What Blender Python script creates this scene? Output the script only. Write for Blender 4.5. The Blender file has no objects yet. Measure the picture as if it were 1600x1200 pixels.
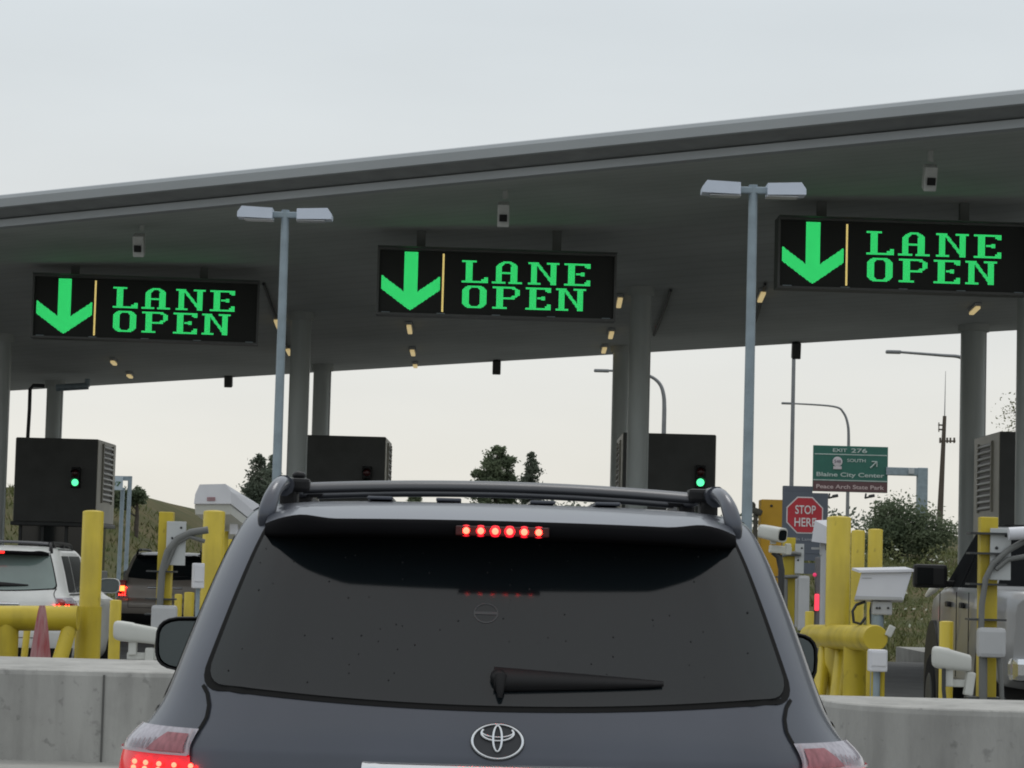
import bpy, bmesh, math, random
from mathutils import Vector, Matrix
import numpy as np
random.seed(7)
R = math.radians
SC = bpy.context.scene
COL = SC.collection

# ------------------------------------------------------------------ camera
F_PX, CAM_H, PITCH, ROLL = 4000.0, 1.50, R(4.147), R(1.5)
cam_d = bpy.data.cameras.new('camera'); cam = bpy.data.objects.new('camera', cam_d); COL.objects.link(cam)
cam_d.sensor_width = 36; cam_d.lens = 36 * F_PX / 1600
cam_d.clip_start = 0.2; cam_d.clip_end = 3000
CR = Matrix.Rotation(R(90) + PITCH, 4, 'X') @ Matrix.Rotation(ROLL, 4, 'Z')
cam.matrix_world = Matrix.Translation((0, 0, CAM_H)) @ CR
SC.camera = cam

# ------------------------------------------------------------------ light
W = bpy.data.worlds.new('World'); SC.world = W; W.use_nodes = True
nt = W.node_tree; nt.nodes.clear()
wo = nt.nodes.new('ShaderNodeOutputWorld'); bg = nt.nodes.new('ShaderNodeBackground')
tc = nt.nodes.new('ShaderNodeTexCoord'); sp = nt.nodes.new('ShaderNodeSeparateXYZ')
rp = nt.nodes.new('ShaderNodeValToRGB')
cr = rp.color_ramp; cr.interpolation = 'B_SPLINE'
stops = [(0.0, (.30, .30, .29)), (.46, (.45, .45, .43)), (.502, (.80, .775, .70)), (.53, (.775, .765, .72)),
         (.57, (.685, .71, .715)), (.61, (.645, .695, .715)), (.70, (.80, .85, .90)), (1.0, (1.12, 1.18, 1.26))]
while len(cr.elements) < len(stops): cr.elements.new(.5)
for e, (p, c) in zip(cr.elements, stops): e.position = p; e.color = (*c, 1)
mr = nt.nodes.new('ShaderNodeMath'); mr.operation = 'MULTIPLY_ADD'; mr.inputs[1].default_value = .5; mr.inputs[2].default_value = .5
nt.links.new(tc.outputs['Generated'], sp.inputs[0]); nt.links.new(sp.outputs['Z'], mr.inputs[0]); nt.links.new(mr.outputs[0], rp.inputs[0])
ns = nt.nodes.new('ShaderNodeTexNoise'); ns.inputs['Scale'].default_value = 4; ns.inputs['Detail'].default_value = 4
mp = nt.nodes.new('ShaderNodeMapping'); mp.inputs['Scale'].default_value = (1, 1, 4)
nt.links.new(tc.outputs['Generated'], mp.inputs[0]); nt.links.new(mp.outputs[0], ns.inputs['Vector'])
mx = nt.nodes.new('ShaderNodeMapRange'); mx.inputs['To Min'].default_value = .88; mx.inputs['To Max'].default_value = 1.10
nt.links.new(ns.outputs['Fac'], mx.inputs['Value'])
sky = nt.nodes.new('ShaderNodeTexSky'); sky.sky_type = 'NISHITA'; sky.sun_disc = False
sky.sun_elevation = R(61); sky.sun_rotation = R(-15)
sk = nt.nodes.new('ShaderNodeMix'); sk.data_type = 'RGBA'; sk.blend_type = 'ADD'; sk.inputs[0].default_value = .006
vm = nt.nodes.new('ShaderNodeVectorMath'); vm.operation = 'SCALE'
nt.links.new(rp.outputs[0], vm.inputs[0]); nt.links.new(mx.outputs[0], vm.inputs['Scale'])
nt.links.new(vm.outputs[0], sk.inputs[6]); nt.links.new(sky.outputs[0], sk.inputs[7])
nt.links.new(sk.outputs[2], bg.inputs[0]); nt.links.new(bg.outputs[0], wo.inputs[0]); bg.inputs[1].default_value = 1.0

sd = bpy.data.lights.new('sun', 'SUN'); sd.energy = .5; sd.angle = R(20); sd.color = (1, .97, .92)
so = bpy.data.objects.new('sun', sd); COL.objects.link(so)
so.rotation_euler = (R(-28), R(8), 0)     # soft light from high ahead
SC.view_settings.view_transform = 'Standard'; SC.view_settings.look = 'None'
SC.view_settings.exposure = 0; SC.view_settings.gamma = 1
SC.cycles.filter_width = 1.9
SC.cycles.max_bounces = 8
SC.cycles.use_denoising = True

# ------------------------------------------------------------------ helpers
def P(px, py, d):
    """world point seen at photo pixel (1600x1200) at distance Y = d"""
    v = CR.to_3x3() @ Vector(((px - 800) / F_PX, -(py - 600) / F_PX, -1))
    return Vector((0, 0, CAM_H)) + v * (d / v.y)

MATS = {}
def mat(name, col, rough=.6, metal=0, var=.12, scale=3.0, bump=0, bscale=None, emit=None, estr=1, spec=None, coat=0, stretch=(1, 1, 1), col2=None, detail=5):
    if name in MATS: return MATS[name]
    m = bpy.data.materials.new(name); m.use_nodes = True; n = m.node_tree.nodes; l = m.node_tree.links
    b = n['Principled BSDF']
    b.inputs['Roughness'].default_value = rough; b.inputs['Metallic'].default_value = metal
    if spec is not None: b.inputs['Specular IOR Level'].default_value = spec
    if coat: b.inputs['Coat Weight'].default_value = coat; b.inputs['Coat Roughness'].default_value = .06
    t = n.new('ShaderNodeTexCoord'); g = n.new('ShaderNodeMapping'); g.inputs['Scale'].default_value = stretch
    l.new(t.outputs['Object'], g.inputs[0])
    x = n.new('ShaderNodeTexNoise'); x.inputs['Scale'].default_value = scale; x.inputs['Detail'].default_value = detail
    l.new(g.outputs[0], x.inputs['Vector'])
    r = n.new('ShaderNodeValToRGB')
    c = Vector(col)
    a, d = (c * (1 - var), c * (1 + var)) if col2 is None else (c, Vector(col2))
    r.color_ramp.elements[0].position = .3; r.color_ramp.elements[1].position = .7
    r.color_ramp.elements[0].color = (*a, 1); r.color_ramp.elements[1].color = (*d, 1)
    l.new(x.outputs['Fac'], r.inputs[0]); l.new(r.outputs[0], b.inputs['Base Color'])
    if bump:
        y = n.new('ShaderNodeTexNoise'); y.inputs['Scale'].default_value = bscale or scale * 8; y.inputs['Detail'].default_value = 4
        l.new(g.outputs[0], y.inputs['Vector'])
        k = n.new('ShaderNodeBump'); k.inputs['Strength'].default_value = bump; k.inputs['Distance'].default_value = .02
        l.new(y.outputs['Fac'], k.inputs['Height']); l.new(k.outputs[0], b.inputs['Normal'])
    if emit:
        b.inputs['Emission Color'].default_value = (*emit, 1); b.inputs['Emission Strength'].default_value = estr
    MATS[name] = m; return m

def wloc(o):
    v = Vector()
    while o is not None: v = v + o.location; o = o.parent
    return v

def tag(o, label=None, cat=None, group=None, kind=None):
    if label: o['label'] = label
    if cat: o['category'] = cat
    if group: o['group'] = group
    if kind: o['kind'] = kind
    return o

def thing(name, label, cat, loc=(0, 0, 0), group=None):
    o = bpy.data.objects.new(name, None); COL.objects.link(o); o.location = loc
    o.empty_display_size = .2
    return tag(o, label, cat, group)

class MB:
    def __init__(s): s.v = []; s.f = []; s.s = []
    def add(s, vs, fs, smooth=False):
        b = len(s.v); s.v += [tuple(v) for v in vs]
        for f in fs: s.f.append(tuple(b + i for i in f)); s.s.append(smooth)
        return s
    def box(s, c, size, rot=None, bev=0):
        """box with optional chamfered edges; rot: Matrix 3x3"""
        bm = bmesh.new(); bmesh.ops.create_cube(bm, size=1)
        for v in bm.verts: v.co = Vector((v.co.x * size[0], v.co.y * size[1], v.co.z * size[2]))
        if bev: bmesh.ops.bevel(bm, geom=bm.edges[:], offset=min(bev, min(size) * .45), segments=2, profile=.6, affect='EDGES')
        M = rot or Matrix.Identity(3); c = Vector(c)
        bm.verts.index_update()
        s.add([c + M @ v.co for v in bm.verts], [[v.index for v in f.verts] for f in bm.faces]); bm.free(); return s
    def tube(s, pts, r, n=14, cap=True):
        pts = [Vector(p) for p in pts]; rs = r if isinstance(r, (list, tuple)) else [r] * len(pts)
        t0 = (pts[1] - pts[0]).normalized()
        up = Vector((0, 0, 1)) if abs(t0.z) < .9 else Vector((0, 1, 0))
        a = t0.cross(up).normalized(); vs = []; fs = []
        for i, p in enumerate(pts):
            t = (pts[min(i + 1, len(pts) - 1)] - pts[max(i - 1, 0)]).normalized()
            a = (a - t * a.dot(t)).normalized(); b = t.cross(a)
            for k in range(n):
                th = 2 * math.pi * k / n; vs.append(p + (a * math.cos(th) + b * math.sin(th)) * rs[i])
        for i in range(len(pts) - 1):
            for k in range(n): fs.append((i * n + k, i * n + (k + 1) % n, (i + 1) * n + (k + 1) % n, (i + 1) * n + k))
        s.add(vs, fs, True)
        if cap:
            s.add(vs[:n], [tuple(range(n))[::-1]]); s.add(vs[-n:], [tuple(range(n))])
        return s
    def post(s, x, y, z0, z1, r, n=20, dome=.25):
        """vertical pipe with a softly domed cap"""
        zz = [(z0, r), (z1 - r * dome, r)] + [(z1 - r * dome * (1 - math.sin(a)), r * math.cos(a)) for a in (R(25), R(50), R(70), R(86))]
        return s.tube([(x, y, z) for z, _ in zz], [q for _, q in zz], n)
    def grid(s, pts, smooth=True, flip=False):
        nr, nc = len(pts), len(pts[0])
        fs = []
        for i in range(nr - 1):
            for j in range(nc - 1):
                f = (i * nc + j, i * nc + j + 1, (i + 1) * nc + j + 1, (i + 1) * nc + j)
                fs.append(f[::-1] if flip else f)
        return s.add([p for r_ in pts for p in r_], fs, smooth)
    def prism(s, poly, ax0, ax1, fn):
        """poly list of 2-D points, extruded between ax0 and ax1, fn(a,b,t)->3-D"""
        n = len(poly)
        vs = [fn(a, b, ax0) for a, b in poly] + [fn(a, b, ax1) for a, b in poly]
        fs = [(i, (i + 1) % n, n + (i + 1) % n, n + i) for i in range(n)] + [tuple(range(n))[::-1], tuple(range(n, 2 * n))]
        return s.add(vs, fs)
    def ball(s, c, r, n=10):
        c = Vector(c); r = Vector(r) if not isinstance(r, (int, float)) else Vector((r, r, r))
        vs = []; m = n // 2
        for i in range(m + 1):
            ph = math.pi * i / m
            for k in range(n):
                th = 2 * math.pi * k / n
                vs.append(c + Vector((r.x * math.sin(ph) * math.cos(th), r.y * math.sin(ph) * math.sin(th), r.z * math.cos(ph))))
        fs = [(i * n + k, i * n + (k + 1) % n, (i + 1) * n + (k + 1) % n, (i + 1) * n + k) for i in range(m) for k in range(n)]
        return s.add(vs, fs, True)
    def build(s, name, m, parent=None, origin=(0, 0, 0), fix=True):
        off = wloc(parent) if parent is not None else Vector(origin)
        me = bpy.data.meshes.new(name)
        me.from_pydata([tuple(Vector(v) - off) for v in s.v], [], s.f)
        me.polygons.foreach_set('use_smooth', s.s); me.materials.append(m); me.update()
        if fix:
            bm = bmesh.new(); bm.from_mesh(me)
            bmesh.ops.recalc_face_normals(bm, faces=bm.faces[:]); bm.to_mesh(me); bm.free()
        o = bpy.data.objects.new(name, me); COL.objects.link(o)
        if parent is not None: o.parent = parent
        else: o.location = off
        return o

def copy_tree(o, parent=None):
    c = o.copy(); COL.objects.link(c)
    if parent is not None: c.parent = parent
    for ch in list(o.children): copy_tree(ch, c)
    return c

def text(word, center, h, m, parent, name='lettering', width=None, font_bold=0.0, depth=.004, origin=None, spacing=1):
    """upright raised lettering facing -Y, centred, cap height h, optional fixed width"""
    cu = bpy.data.curves.new('lettering_curve', 'FONT'); cu.body = word; cu.align_x = 'CENTER'; cu.align_y = 'CENTER'
    cu.extrude = 0; cu.offset = font_bold; cu.size = 1; cu.space_character = spacing
    to = bpy.data.objects.new('lettering_curve', cu); COL.objects.link(to)
    dg = bpy.context.evaluated_depsgraph_get(); dg.update()
    me = bpy.data.meshes.new_from_object(to.evaluated_get(dg))
    bpy.data.objects.remove(to)
    xs = [v.co.x for v in me.vertices]; ys = [v.co.y for v in me.vertices]
    cx, cy = (max(xs) + min(xs)) / 2, (max(ys) + min(ys)) / 2
    k = h / (max(ys) - min(ys)); kx = k if width is None else width / (max(xs) - min(xs))
    b = MB(); c = Vector(center)
    vs = [c + Vector(((v.co.x - cx) * kx, 0, (v.co.y - cy) * k)) for v in me.vertices]
    b.add(vs, [tuple(p.vertices) for p in me.polygons])
    bpy.data.meshes.remove(me)
    return b.build(name, m, parent, fix=False)

def stain(m_, sc, stretch, lo, hi, dark):
    n_ = m_.node_tree.nodes; l_ = m_.node_tree.links; bs_ = n_['Principled BSDF']
    src = bs_.inputs['Base Color'].links[0].from_socket
    t = n_.new('ShaderNodeTexCoord'); g = n_.new('ShaderNodeMapping'); g.inputs['Scale'].default_value = stretch
    x = n_.new('ShaderNodeTexNoise'); x.inputs['Scale'].default_value = sc; x.inputs['Detail'].default_value = 6
    q = n_.new('ShaderNodeMapRange'); q.inputs['From Min'].default_value = lo; q.inputs['From Max'].default_value = hi; q.inputs['To Min'].default_value = dark; q.inputs['To Max'].default_value = 1
    m = n_.new('ShaderNodeVectorMath'); m.operation = 'SCALE'
    l_.new(t.outputs['Object'], g.inputs[0]); l_.new(g.outputs[0], x.inputs['Vector']); l_.new(x.outputs['Fac'], q.inputs['Value'])
    l_.new(src, m.inputs[0]); l_.new(q.outputs[0], m.inputs['Scale']); l_.new(m.outputs[0], bs_.inputs['Base Color'])
# ------------------------------------------------------------------ materials
ASPH = mat('asphalt', (.10, .10, .098), .85, var=.25, scale=1.2, bump=.4, bscale=60)
CONC = mat('concrete', (.345, .343, .325), .85, var=.16, scale=1.6, bump=.25, bscale=25, stretch=(1.6, 1.6, .45), detail=9)
stain(CONC, 2.2, (3, 3, .25), .36, .52, .84)
stain(CONC, 14, (1, 1, 1), .30, .40, .72)
stain(CONC, 3, (1, 1, 1), .33, .50, .9)
KERB = mat('kerb_concrete', (.30, .30, .28), .9, var=.15, bump=.2)
YEL = mat('yellow_paint', (.50, .385, .024), .45, var=.13, scale=2.2, bump=.06, bscale=30, col2=None, detail=7)
stain(YEL, 9, (1, 1, .5), .30, .38, .62)
stain(YEL, 2.5, (2, 2, .4), .34, .52, .82)
YELO = mat('orange_yellow_paint', (.52, .29, .012), .5, var=.1)
WHT = mat('white_enamel', (.60, .61, .65), .45, var=.06)
GREYBOX = mat('grey_enamel', (.40, .41, .42), .5, var=.06)
CREAM = mat('cream_plastic', (.50, .51, .48), .5, var=.06)
GALV = mat('galvanised_steel', (.25, .31, .35), .5, .2, var=.12, scale=6)
DARKM = mat('dark_metal', (.035, .038, .04), .5, .2, var=.2)
CANM = mat('canopy_soffit', (.45, .475, .465), .75, .0, var=.10, scale=.6, spec=.12)
FASM = mat('canopy_fascia', (.36, .385, .40), .5, .2, var=.06, scale=.5)
COLM = mat('column_paint', (.42, .455, .45), .45, .1, var=.08, stretch=(2, 2, .3))
BOOTH = mat('booth_dark_panel', (.055, .058, .056), .55, .1, var=.15)
BOOTHS = mat('booth_side_panel', (.36, .35, .30), .5, .1, var=.08)
BLK = mat('black_plastic', (.012, .012, .013), .5, var=.1, spec=.25)
RUB = mat('black_rubber', (.015, .015, .015), .85, var=.1, spec=.12)
GLASS = mat('tinted_glass', (.008, .011, .013), .10, var=.05, spec=.42)
LED_G = mat('green_led', (.01, .2, .06), .5, emit=(.04, .86, .20), estr=1.5)
LED_Y = mat('amber_led', (.2, .15, .02), .5, emit=(.95, .74, .25), estr=1.4)
SIGNF = mat('led_panel_black', (.008, .010, .009), .6, var=.1)
SIGNR = mat('led_frame', (.10, .105, .105), .5, .3, var=.1)

# soffit ribs: fine lines across the panels
n_ = CANM.node_tree.nodes; l_ = CANM.node_tree.links
wv = n_.new('ShaderNodeTexWave'); wv.inputs['Scale'].default_value = .8; wv.bands_direction = 'Y'; wv.inputs['Distortion'].default_value = 0
tx = n_.new('ShaderNodeTexCoord'); mpp = n_.new('ShaderNodeMapping'); mpp.inputs['Rotation'].default_value = (0, 0, math.atan(.45))
l_.new(tx.outputs['Object'], mpp.inputs[0]); l_.new(mpp.outputs[0], wv.inputs[0])
pw = n_.new('ShaderNodeMath'); pw.operation = 'POWER'; pw.inputs[1].default_value = 8; l_.new(wv.outputs['Fac'], pw.inputs[0])
bs_ = n_['Principled BSDF']; src_ = bs_.inputs['Base Color'].links[0].from_socket
dk_ = n_.new('ShaderNodeMapRange'); dk_.inputs['To Min'].default_value = 1; dk_.inputs['To Max'].default_value = .92; l_.new(pw.outputs[0], dk_.inputs['Value'])
sc_ = n_.new('ShaderNodeVectorMath'); sc_.operation = 'SCALE'; l_.new(src_, sc_.inputs[0]); l_.new(dk_.outputs[0], sc_.inputs['Scale']); l_.new(sc_.outputs[0], bs_.inputs['Base Color'])
bp = n_.new('ShaderNodeBump'); bp.inputs['Strength'].default_value = .1; bp.inputs['Distance'].default_value = .03; bp.invert = True
l_.new(pw.outputs[0], bp.inputs['Height']); l_.new(bp.outputs[0], n_['Principled BSDF'].inputs['Normal'])

# ------------------------------------------------------------------ ground
def road_z(y): 
    t = min(max((y - 46) / 16, 0), 1); return -.66 * t * t * (3 - 2 * t)
def sstep(a, b, x):
    t = min(max((x - a) / (b - a), 0), 1); return t * t * (3 - 2 * t)
def ground_z(x, y):
    z = road_z(y) - .12
    # grassy bank on the right, hillside on the left
    right = sstep(5.5, 7.5, x + (y - 62) * .02)
    z += right * (sstep(62, 63.5, y) * .27 + sstep(63, 118, y) * 3.2 + sstep(120, 240, y) * 3)
    left = sstep(-10, -22, x + (y - 75) * .02)
    z += left * (sstep(72, 150, y) * 5.2)
    z += sstep(-8, -26, x) * sstep(80, 170, y) * 1.2
    z += (math.sin(x * .31 + y * .17) * math.sin(y * .23 - x * .11)) * .25 * sstep(70, 110, y)
    return z
GRASSM = mat('grass_ground', (.050, .062, .024), .95, var=.3, scale=.25, bump=.6, bscale=4, col2=(.115, .095, .052), detail=9, spec=.08)
ROADZ = .0
xs = [-1500, -700, -300, -150] + [-100 + 2.5 * i for i in range(81)] + [150, 300, 700, 1500]
ys = [-300, -60, -20, 0, 20, 40] + [46 + 1.6 * i for i in range(70)] + [170, 190, 220, 260, 320, 500, 900, 2000]
tag(MB().grid([[(x, y, ground_z(x, y)) for x in xs] for y in ys]).build('ground', GRASSM), kind='structure')
ys2 = [-40, 0, 20, 40] + [46 + i for i in range(17)]
tag(MB().grid([[(x, y, road_z(y)) for x in (-45, -20, 0, 20, 45)] for y in ys2]).build('road', ASPH), kind='structure')
tag(MB().grid([[(x - (y - 62) * .03, y, road_z(62) + .0) for x in (-16, -8, 0, 5)] for y in (62.01, 80, 120, 200, 320)]).build('road', ASPH), kind='structure')
# kerb beyond the booths
kb = MB()
kb.box((27.8, 62.3, -.685), (44, .5, .34), bev=.03)
tag(kb.build('kerb', KERB), kind='structure')
def island(poly):
    b = MB(); b.prism(poly, -.2, .15, lambda a, c, t: (a, c, t if t > 0 else road_z(60) - .1))
    tag(b.build('traffic_island', KERB), kind='structure')
island([(-4.15, 16.5), (-1.85, 16.5), (-1.9, 40), (-2.1, 60), (-4.8, 60), (-4.5, 40)])
island([(1.72, 14.3), (3.4, 14.3), (3.5, 26), (4.1, 36), (4.0, 56), (1.5, 56), (1.6, 36)])
island([(-10.3, 20), (-8.1, 20), (-8.2, 62), (-10.9, 62)])
island([(8.0, 14), (10.2, 14), (10.2, 52), (7.9, 52)])

# concrete nose blocks
def nose(name, label, x0, x1, yf, depth, z, rl, rr):
    pts = []
    def arc(cx, cy, r, a0, a1):
        for i in range(9):
            a = R(a0 + (a1 - a0) * i / 8); pts.append((cx + r * math.cos(a), cy + r * math.sin(a)))
    arc(x0 + rl, yf + rl, rl, 180, 270); arc(x1 - rr, yf + rr, rr, 270, 360)
    pts += [(x1, yf + depth), (x0, yf + depth)]
    n = len(pts); b = MB(); c = .035
    cx, cy = (x0 + x1) / 2, yf + depth / 2
    def ring(zz, k): return [(cx + (a - cx) * (1 - k), cy + (q - cy) * (1 - k), zz) for a, q in pts]
    rows = [ring(0, 0), ring(.10, 0), ring(.30, 0), ring(z - c, 0), ring(z - .008, .008), ring(z, .02)]
    for i in range(len(rows) - 1):
        for k in range(n):
            k2 = (k + 1) % n
            b.add([rows[i][k], rows[i][k2], rows[i + 1][k2], rows[i + 1][k]], [(0, 1, 2, 3)], False)
    b.add(rows[-1], [tuple(range(n))])
    o = b.build(name, CONC, origin=(cx, cy, 0)); tag(o, label, 'concrete barrier'); return o
pl = P(140, 1048, 17.2)
nb = nose('concrete_barrier', 'stained grey concrete block wall left of the dark grey SUV, below the yellow pipe rail', -4.1, -1.9, 17.2, 2.1, pl.z, .25, .6)
pr = P(1500, 1106, 14.6)
nose('concrete_barrier', 'grey concrete block wall with rounded end right of the dark grey SUV', P(1288, 1100, 15.1).x, 3.4, 14.4, 1.35, pr.z, .75, .25)
js = MB()
for zz in (0,): js.box((P(160, 1120, 17.19).x, 17.20, pl.z / 2), (.012, .02, pl.z - .05))
js.build('joint', mat('joint_dark', (.10, .10, .095), .9), nb)  # dark grey vertical joint line on the block face

# ------------------------------------------------------------------ canopy
SK, D0 = -.45, 34.0
def RISEF(v): return .0555 - .0055 * min(max(v / 18.5, 0), 1)
RISE = .05
PROF = [(.55, 6.80), (1.2, 6.84), (2.5, 6.89), (4, 6.91), (6.5, 6.84), (9, 6.58), (11, 6.28), (13, 6.05), (15, 5.91), (17, 5.82), (18.5, 5.79)]
def sof_z(x, y):
    v = y - D0 - SK * x
    return float(np.interp(v, [p[0] for p in PROF], [p[1] for p in PROF])) + RISEF(v) * x
def cpt(x, v, z): return (x, D0 + SK * x + v, z + RISEF(v) * x)
def soff(px, py):
    """point of the soffit seen at a photo pixel"""
    lo, hi = 33.0, 60.0
    for _ in range(50):
        m_ = (lo + hi) / 2; p = P(px, py, m_)
        if p.z > sof_z(p.x, p.y): hi = m_
        else: lo = m_
    return P(px, py, lo)
can = thing('canopy', 'long grey wing shaped canopy roof on round columns over all the inspection lanes', 'canopy', (0, 45, 0))
XR = [-24 + 2 * i for i in range(23)]
def sm_prof():
    vs_ = np.linspace(.55, 18.5, 44); zz = np.interp(vs_, [p[0] for p in PROF], [p[1] for p in PROF])
    for _ in range(6): zz[1:-1] = (zz[:-2] + zz[1:-1] * 2 + zz[2:]) / 4
    return list(zip(vs_, zz))
MB().grid([[cpt(x, v, z) for x in XR] for v, z in sm_prof()]).build('soffit', CANM, can, fix=False)
def strip(profile, name, m):
    b = MB(); n = len(profile)
    for i in range(n - 1):
        b.grid([[cpt(x, *profile[i]) for x in XR], [cpt(x, *profile[i + 1]) for x in XR]], smooth=False)
    b.build(name, m, can, fix=False)
strip([(.06, 7.24), (.0, 7.22), (-.02, 7.17), (0, 7.05), (.05, 7.035)], 'fascia', FASM)
strip([(.05, 7.035), (.52, 6.94)], 'eave_underside', mat('eave_panel', (.26, .275, .28), .7))
strip([(.52, 6.94), (.44, 6.93), (.43, 6.82), (.55, 6.80)], 'gutter', FASM)
strip([(.06, 7.24), (9, 7.25), (18.5, 6.02), (18.55, 6.00), (18.55, 5.81), (18.5, 5.79)], 'roof', FASM)
# columns: near and far one on each island (edge highlights come from a vertical cover strip)
cols = [(0, 45.0, .36), (467, 45.0, .372), (999, 45.0, .372), (1613, 45.0, .47)]
def col_at(px, d0c):
    k = (px - 800) / F_PX; d = d0c / (1 - SK * k); return k * d, d
for px, d0c, dia in cols:
    x, y = col_at(px, d0c)
    for dy in (0, 6.1):
        xx = x - .006 * dy + (.20 if dy and px > 1500 else 0); yy = y + dy
        zt = sof_z(xx, yy) + .15; b = MB()
        b.tube([(xx, yy, .1), (xx, yy, zt)], dia / 2, 28)
        o = b.build('column', COLM, can)
        MB().box((xx + dia * .46, yy - dia * .16, zt / 2), (.025, .05, zt - .5)).build('cover_strip', COLM, o)
        MB().tube([(xx, yy, zt - .27), (xx, yy, zt - .10)], dia * .62, 24).build('collar', CANM, o)
        z2 = zt - .3

# soffit strip lights
TUBEM = mat('lamp_tube', (.5, .4, .2), .4, emit=(.80, .62, .30), estr=.55)
lamps = [(640, 508), (645, 545), (649, 566), (1190, 457), (1523, 478), (178, 561), (203, 582), (452, 544), (434, 500), (968, 466), (955, 517), (944, 541)]
where = ['below the middle lane board, nearest of its row', 'below the middle lane board, second of its row', 'below the middle lane board, last of its row at the rear edge',
         'beside the left edge of the right lane board', 'below the right lane board next to a column', 'below the left lane board, nearer of its pair', 'below the left lane board, farther of its pair',
         'between the left lamp post and a column', 'just left of the left lamp post', 'beside the right edge of the middle lane board', 'right below the right end of the middle lane board', 'at the canopy rear edge beside a far column']
for (px, py), wtxt in zip(lamps, where):
    p = soff(px, py); o = thing('strip_light', 'amber strip light ' + wtxt, 'ceiling light', p, 'amber strip lights under the canopy')
    sl = (sof_z(p.x, p.y + .5) - sof_z(p.x, p.y - .5))
    rot = Matrix.Rotation(math.atan(sl), 3, 'X')
    L = .72 if py < 560 else .45
    MB().box(p + Vector((0, 0, -.03)), (.12, L, .06), rot, .01).build('housing', GREYBOX, o)
    MB().box(p + Vector((0, -.01, -.085)), (.085, L - .06, .045), rot, .015).build('tube', TUBEM, o)
# black conduits on the soffit
def conduit(pxs, label):
    pts = [soff(*q) + Vector((0, 0, -.05)) for q in pxs]
    pp = []
    for a, b_ in zip(pts[:-1], pts[1:]):
        for i in range(6): pp.append(a.lerp(b_, i / 6))
    pp.append(pts[-1])
    for q in pp: q.z = sof_z(q.x, q.y) - .04
    o = MB().tube(pp, .028, 8).build('conduit', DARKM, origin=pts[0]); tag(o, label, 'conduit')
conduit([(412, 440), (437, 510), (455, 555)], 'thin black conduit along the soffit behind the left lamp post')
conduit([(1048, 450), (1022, 520)], 'thin black conduit running down the soffit right of the middle column')
conduit([(1196, 440), (1180, 500)], 'thin black conduit on the soffit left of the right lane board')

# hanging cameras
def hang_camera(px, ytop, ybot, d0c, label):
    k = (px - 800) / F_PX; d = d0c / (1 - SK * k); a = P(px, ytop, d)
    a.z = min(a.z, 99); zc = P(px, ybot - 28, d).z
    o = thing('security_camera', label, 'security camera', (a.x, d, a.z), 'cameras hanging from the canopy')
    MB().tube([(a.x, d, sof_z(a.x, d) + .02), (a.x, d, zc + .1)], .04, 10).build('drop_pole', mat('camera_grey', (.5, .52, .51), .5), o)
    c = Vector((a.x - .02, d - .08, P(px, ybot - 14, d).z)); rot = Matrix.Rotation(R(-62), 3, 'X')
    MB().box(c, (.17, .20, .33), Matrix.Rotation(R(24), 3, 'X'), .02).build('housing', mat('camera_grey', (.50, .52, .51), .5), o)
    MB().box(c + Vector((0, -.145, -.075)), (.11, .02, .10), Matrix.Rotation(R(24), 3, 'X')).build('lens', BLK, o)
hang_camera(222, 345, 398, 36, 'grey box camera hanging from the soffit above the left lane board')
hang_camera(790, 290, 350, 36, 'grey box camera hanging from the soffit above the middle lane board')
hang_camera(1454, 235, 293, 36, 'grey box camera hanging from the soffit above the right lane board')
# dark boxes hanging from the rear edge
def rear_box(px, y0, y1, label):
    k = (px - 800) / F_PX; d = (D0 + 18.2) / (1 - SK * k)
    c = P(px, (y0 + y1) / 2, d); h = (y1 - y0) / F_PX * d
    o = thing('speaker_box', label, 'speaker', (c.x, d, c.z - h / 2), 'dark boxes under the rear edge of the canopy')
    MB().box(c, (.17, .2, h * .9), Matrix.Rotation(R(12), 3, 'X'), .02).build('housing', BOOTH, o)
    MB().tube([(c.x, d, c.z), (c.x, d, sof_z(c.x, d) + .05)], .03, 8).build('bracket', DARKM, o)
rear_box(357, 583, 606, 'small dark box hanging under the canopy rear edge, left lane')
rear_box(776, 562, 586, 'small dark box hanging under the canopy rear edge above the two trees')
rear_box(1244, 534, 562, 'small dark box hanging under the canopy rear edge above the thin grey pole')

# ------------------------------------------------------------------ lane boards
NC, NR = 240, 64
def glyph(rects, steps=()):
    s = set()
    for x0, y0, x1, y1 in rects:
        for x in range(x0, x1 + 1):
            for y in range(y0, y1 + 1): s.add((x, y))
    return s
def gL(w): return glyph([(0, 0, 14, 1), (4, 0, 10, 22), (0, 21, w, 22), (w - 6, 19, w, 20), (w - 3, 17, w, 18)])
def gE(w): return glyph([(0, 0, w, 1), (4, 0, 10, 22), (0, 21, w, 22), (w - 5, 2, w, 3), (w - 3, 4, w, 4), (w - 5, 19, w, 20), (w - 3, 17, w, 18), (12, 10, w - 6, 11), (w - 9, 9, w - 6, 12)])
def gN(w):
    s = glyph([(0, 0, 8, 1), (3, 0, 8, 22), (0, 21, 12, 22), (w - 12, 0, w, 1), (w - 8, 0, w - 3, 22)])
    for y in range(0, 23):
        x = 7 + y * (w - 13) / 22
        for k in range(4): s.add((int(x) + k, y))
    return s
def gA(w):
    s = glyph([(4, 5, 9, 22), (w - 11, 5, w - 5, 22), (8, 11, w - 8, 12), (0, 21, 13, 22), (w - 13, 21, w, 22)])
    for y, a in ((0, 11), (1, 9), (2, 7), (3, 6), (4, 5)):
        for x in range(a, w - a + 1):
            if y < 2 or x < a + 6 or x > w - a - 6: s.add((x, y))
    return s
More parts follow.
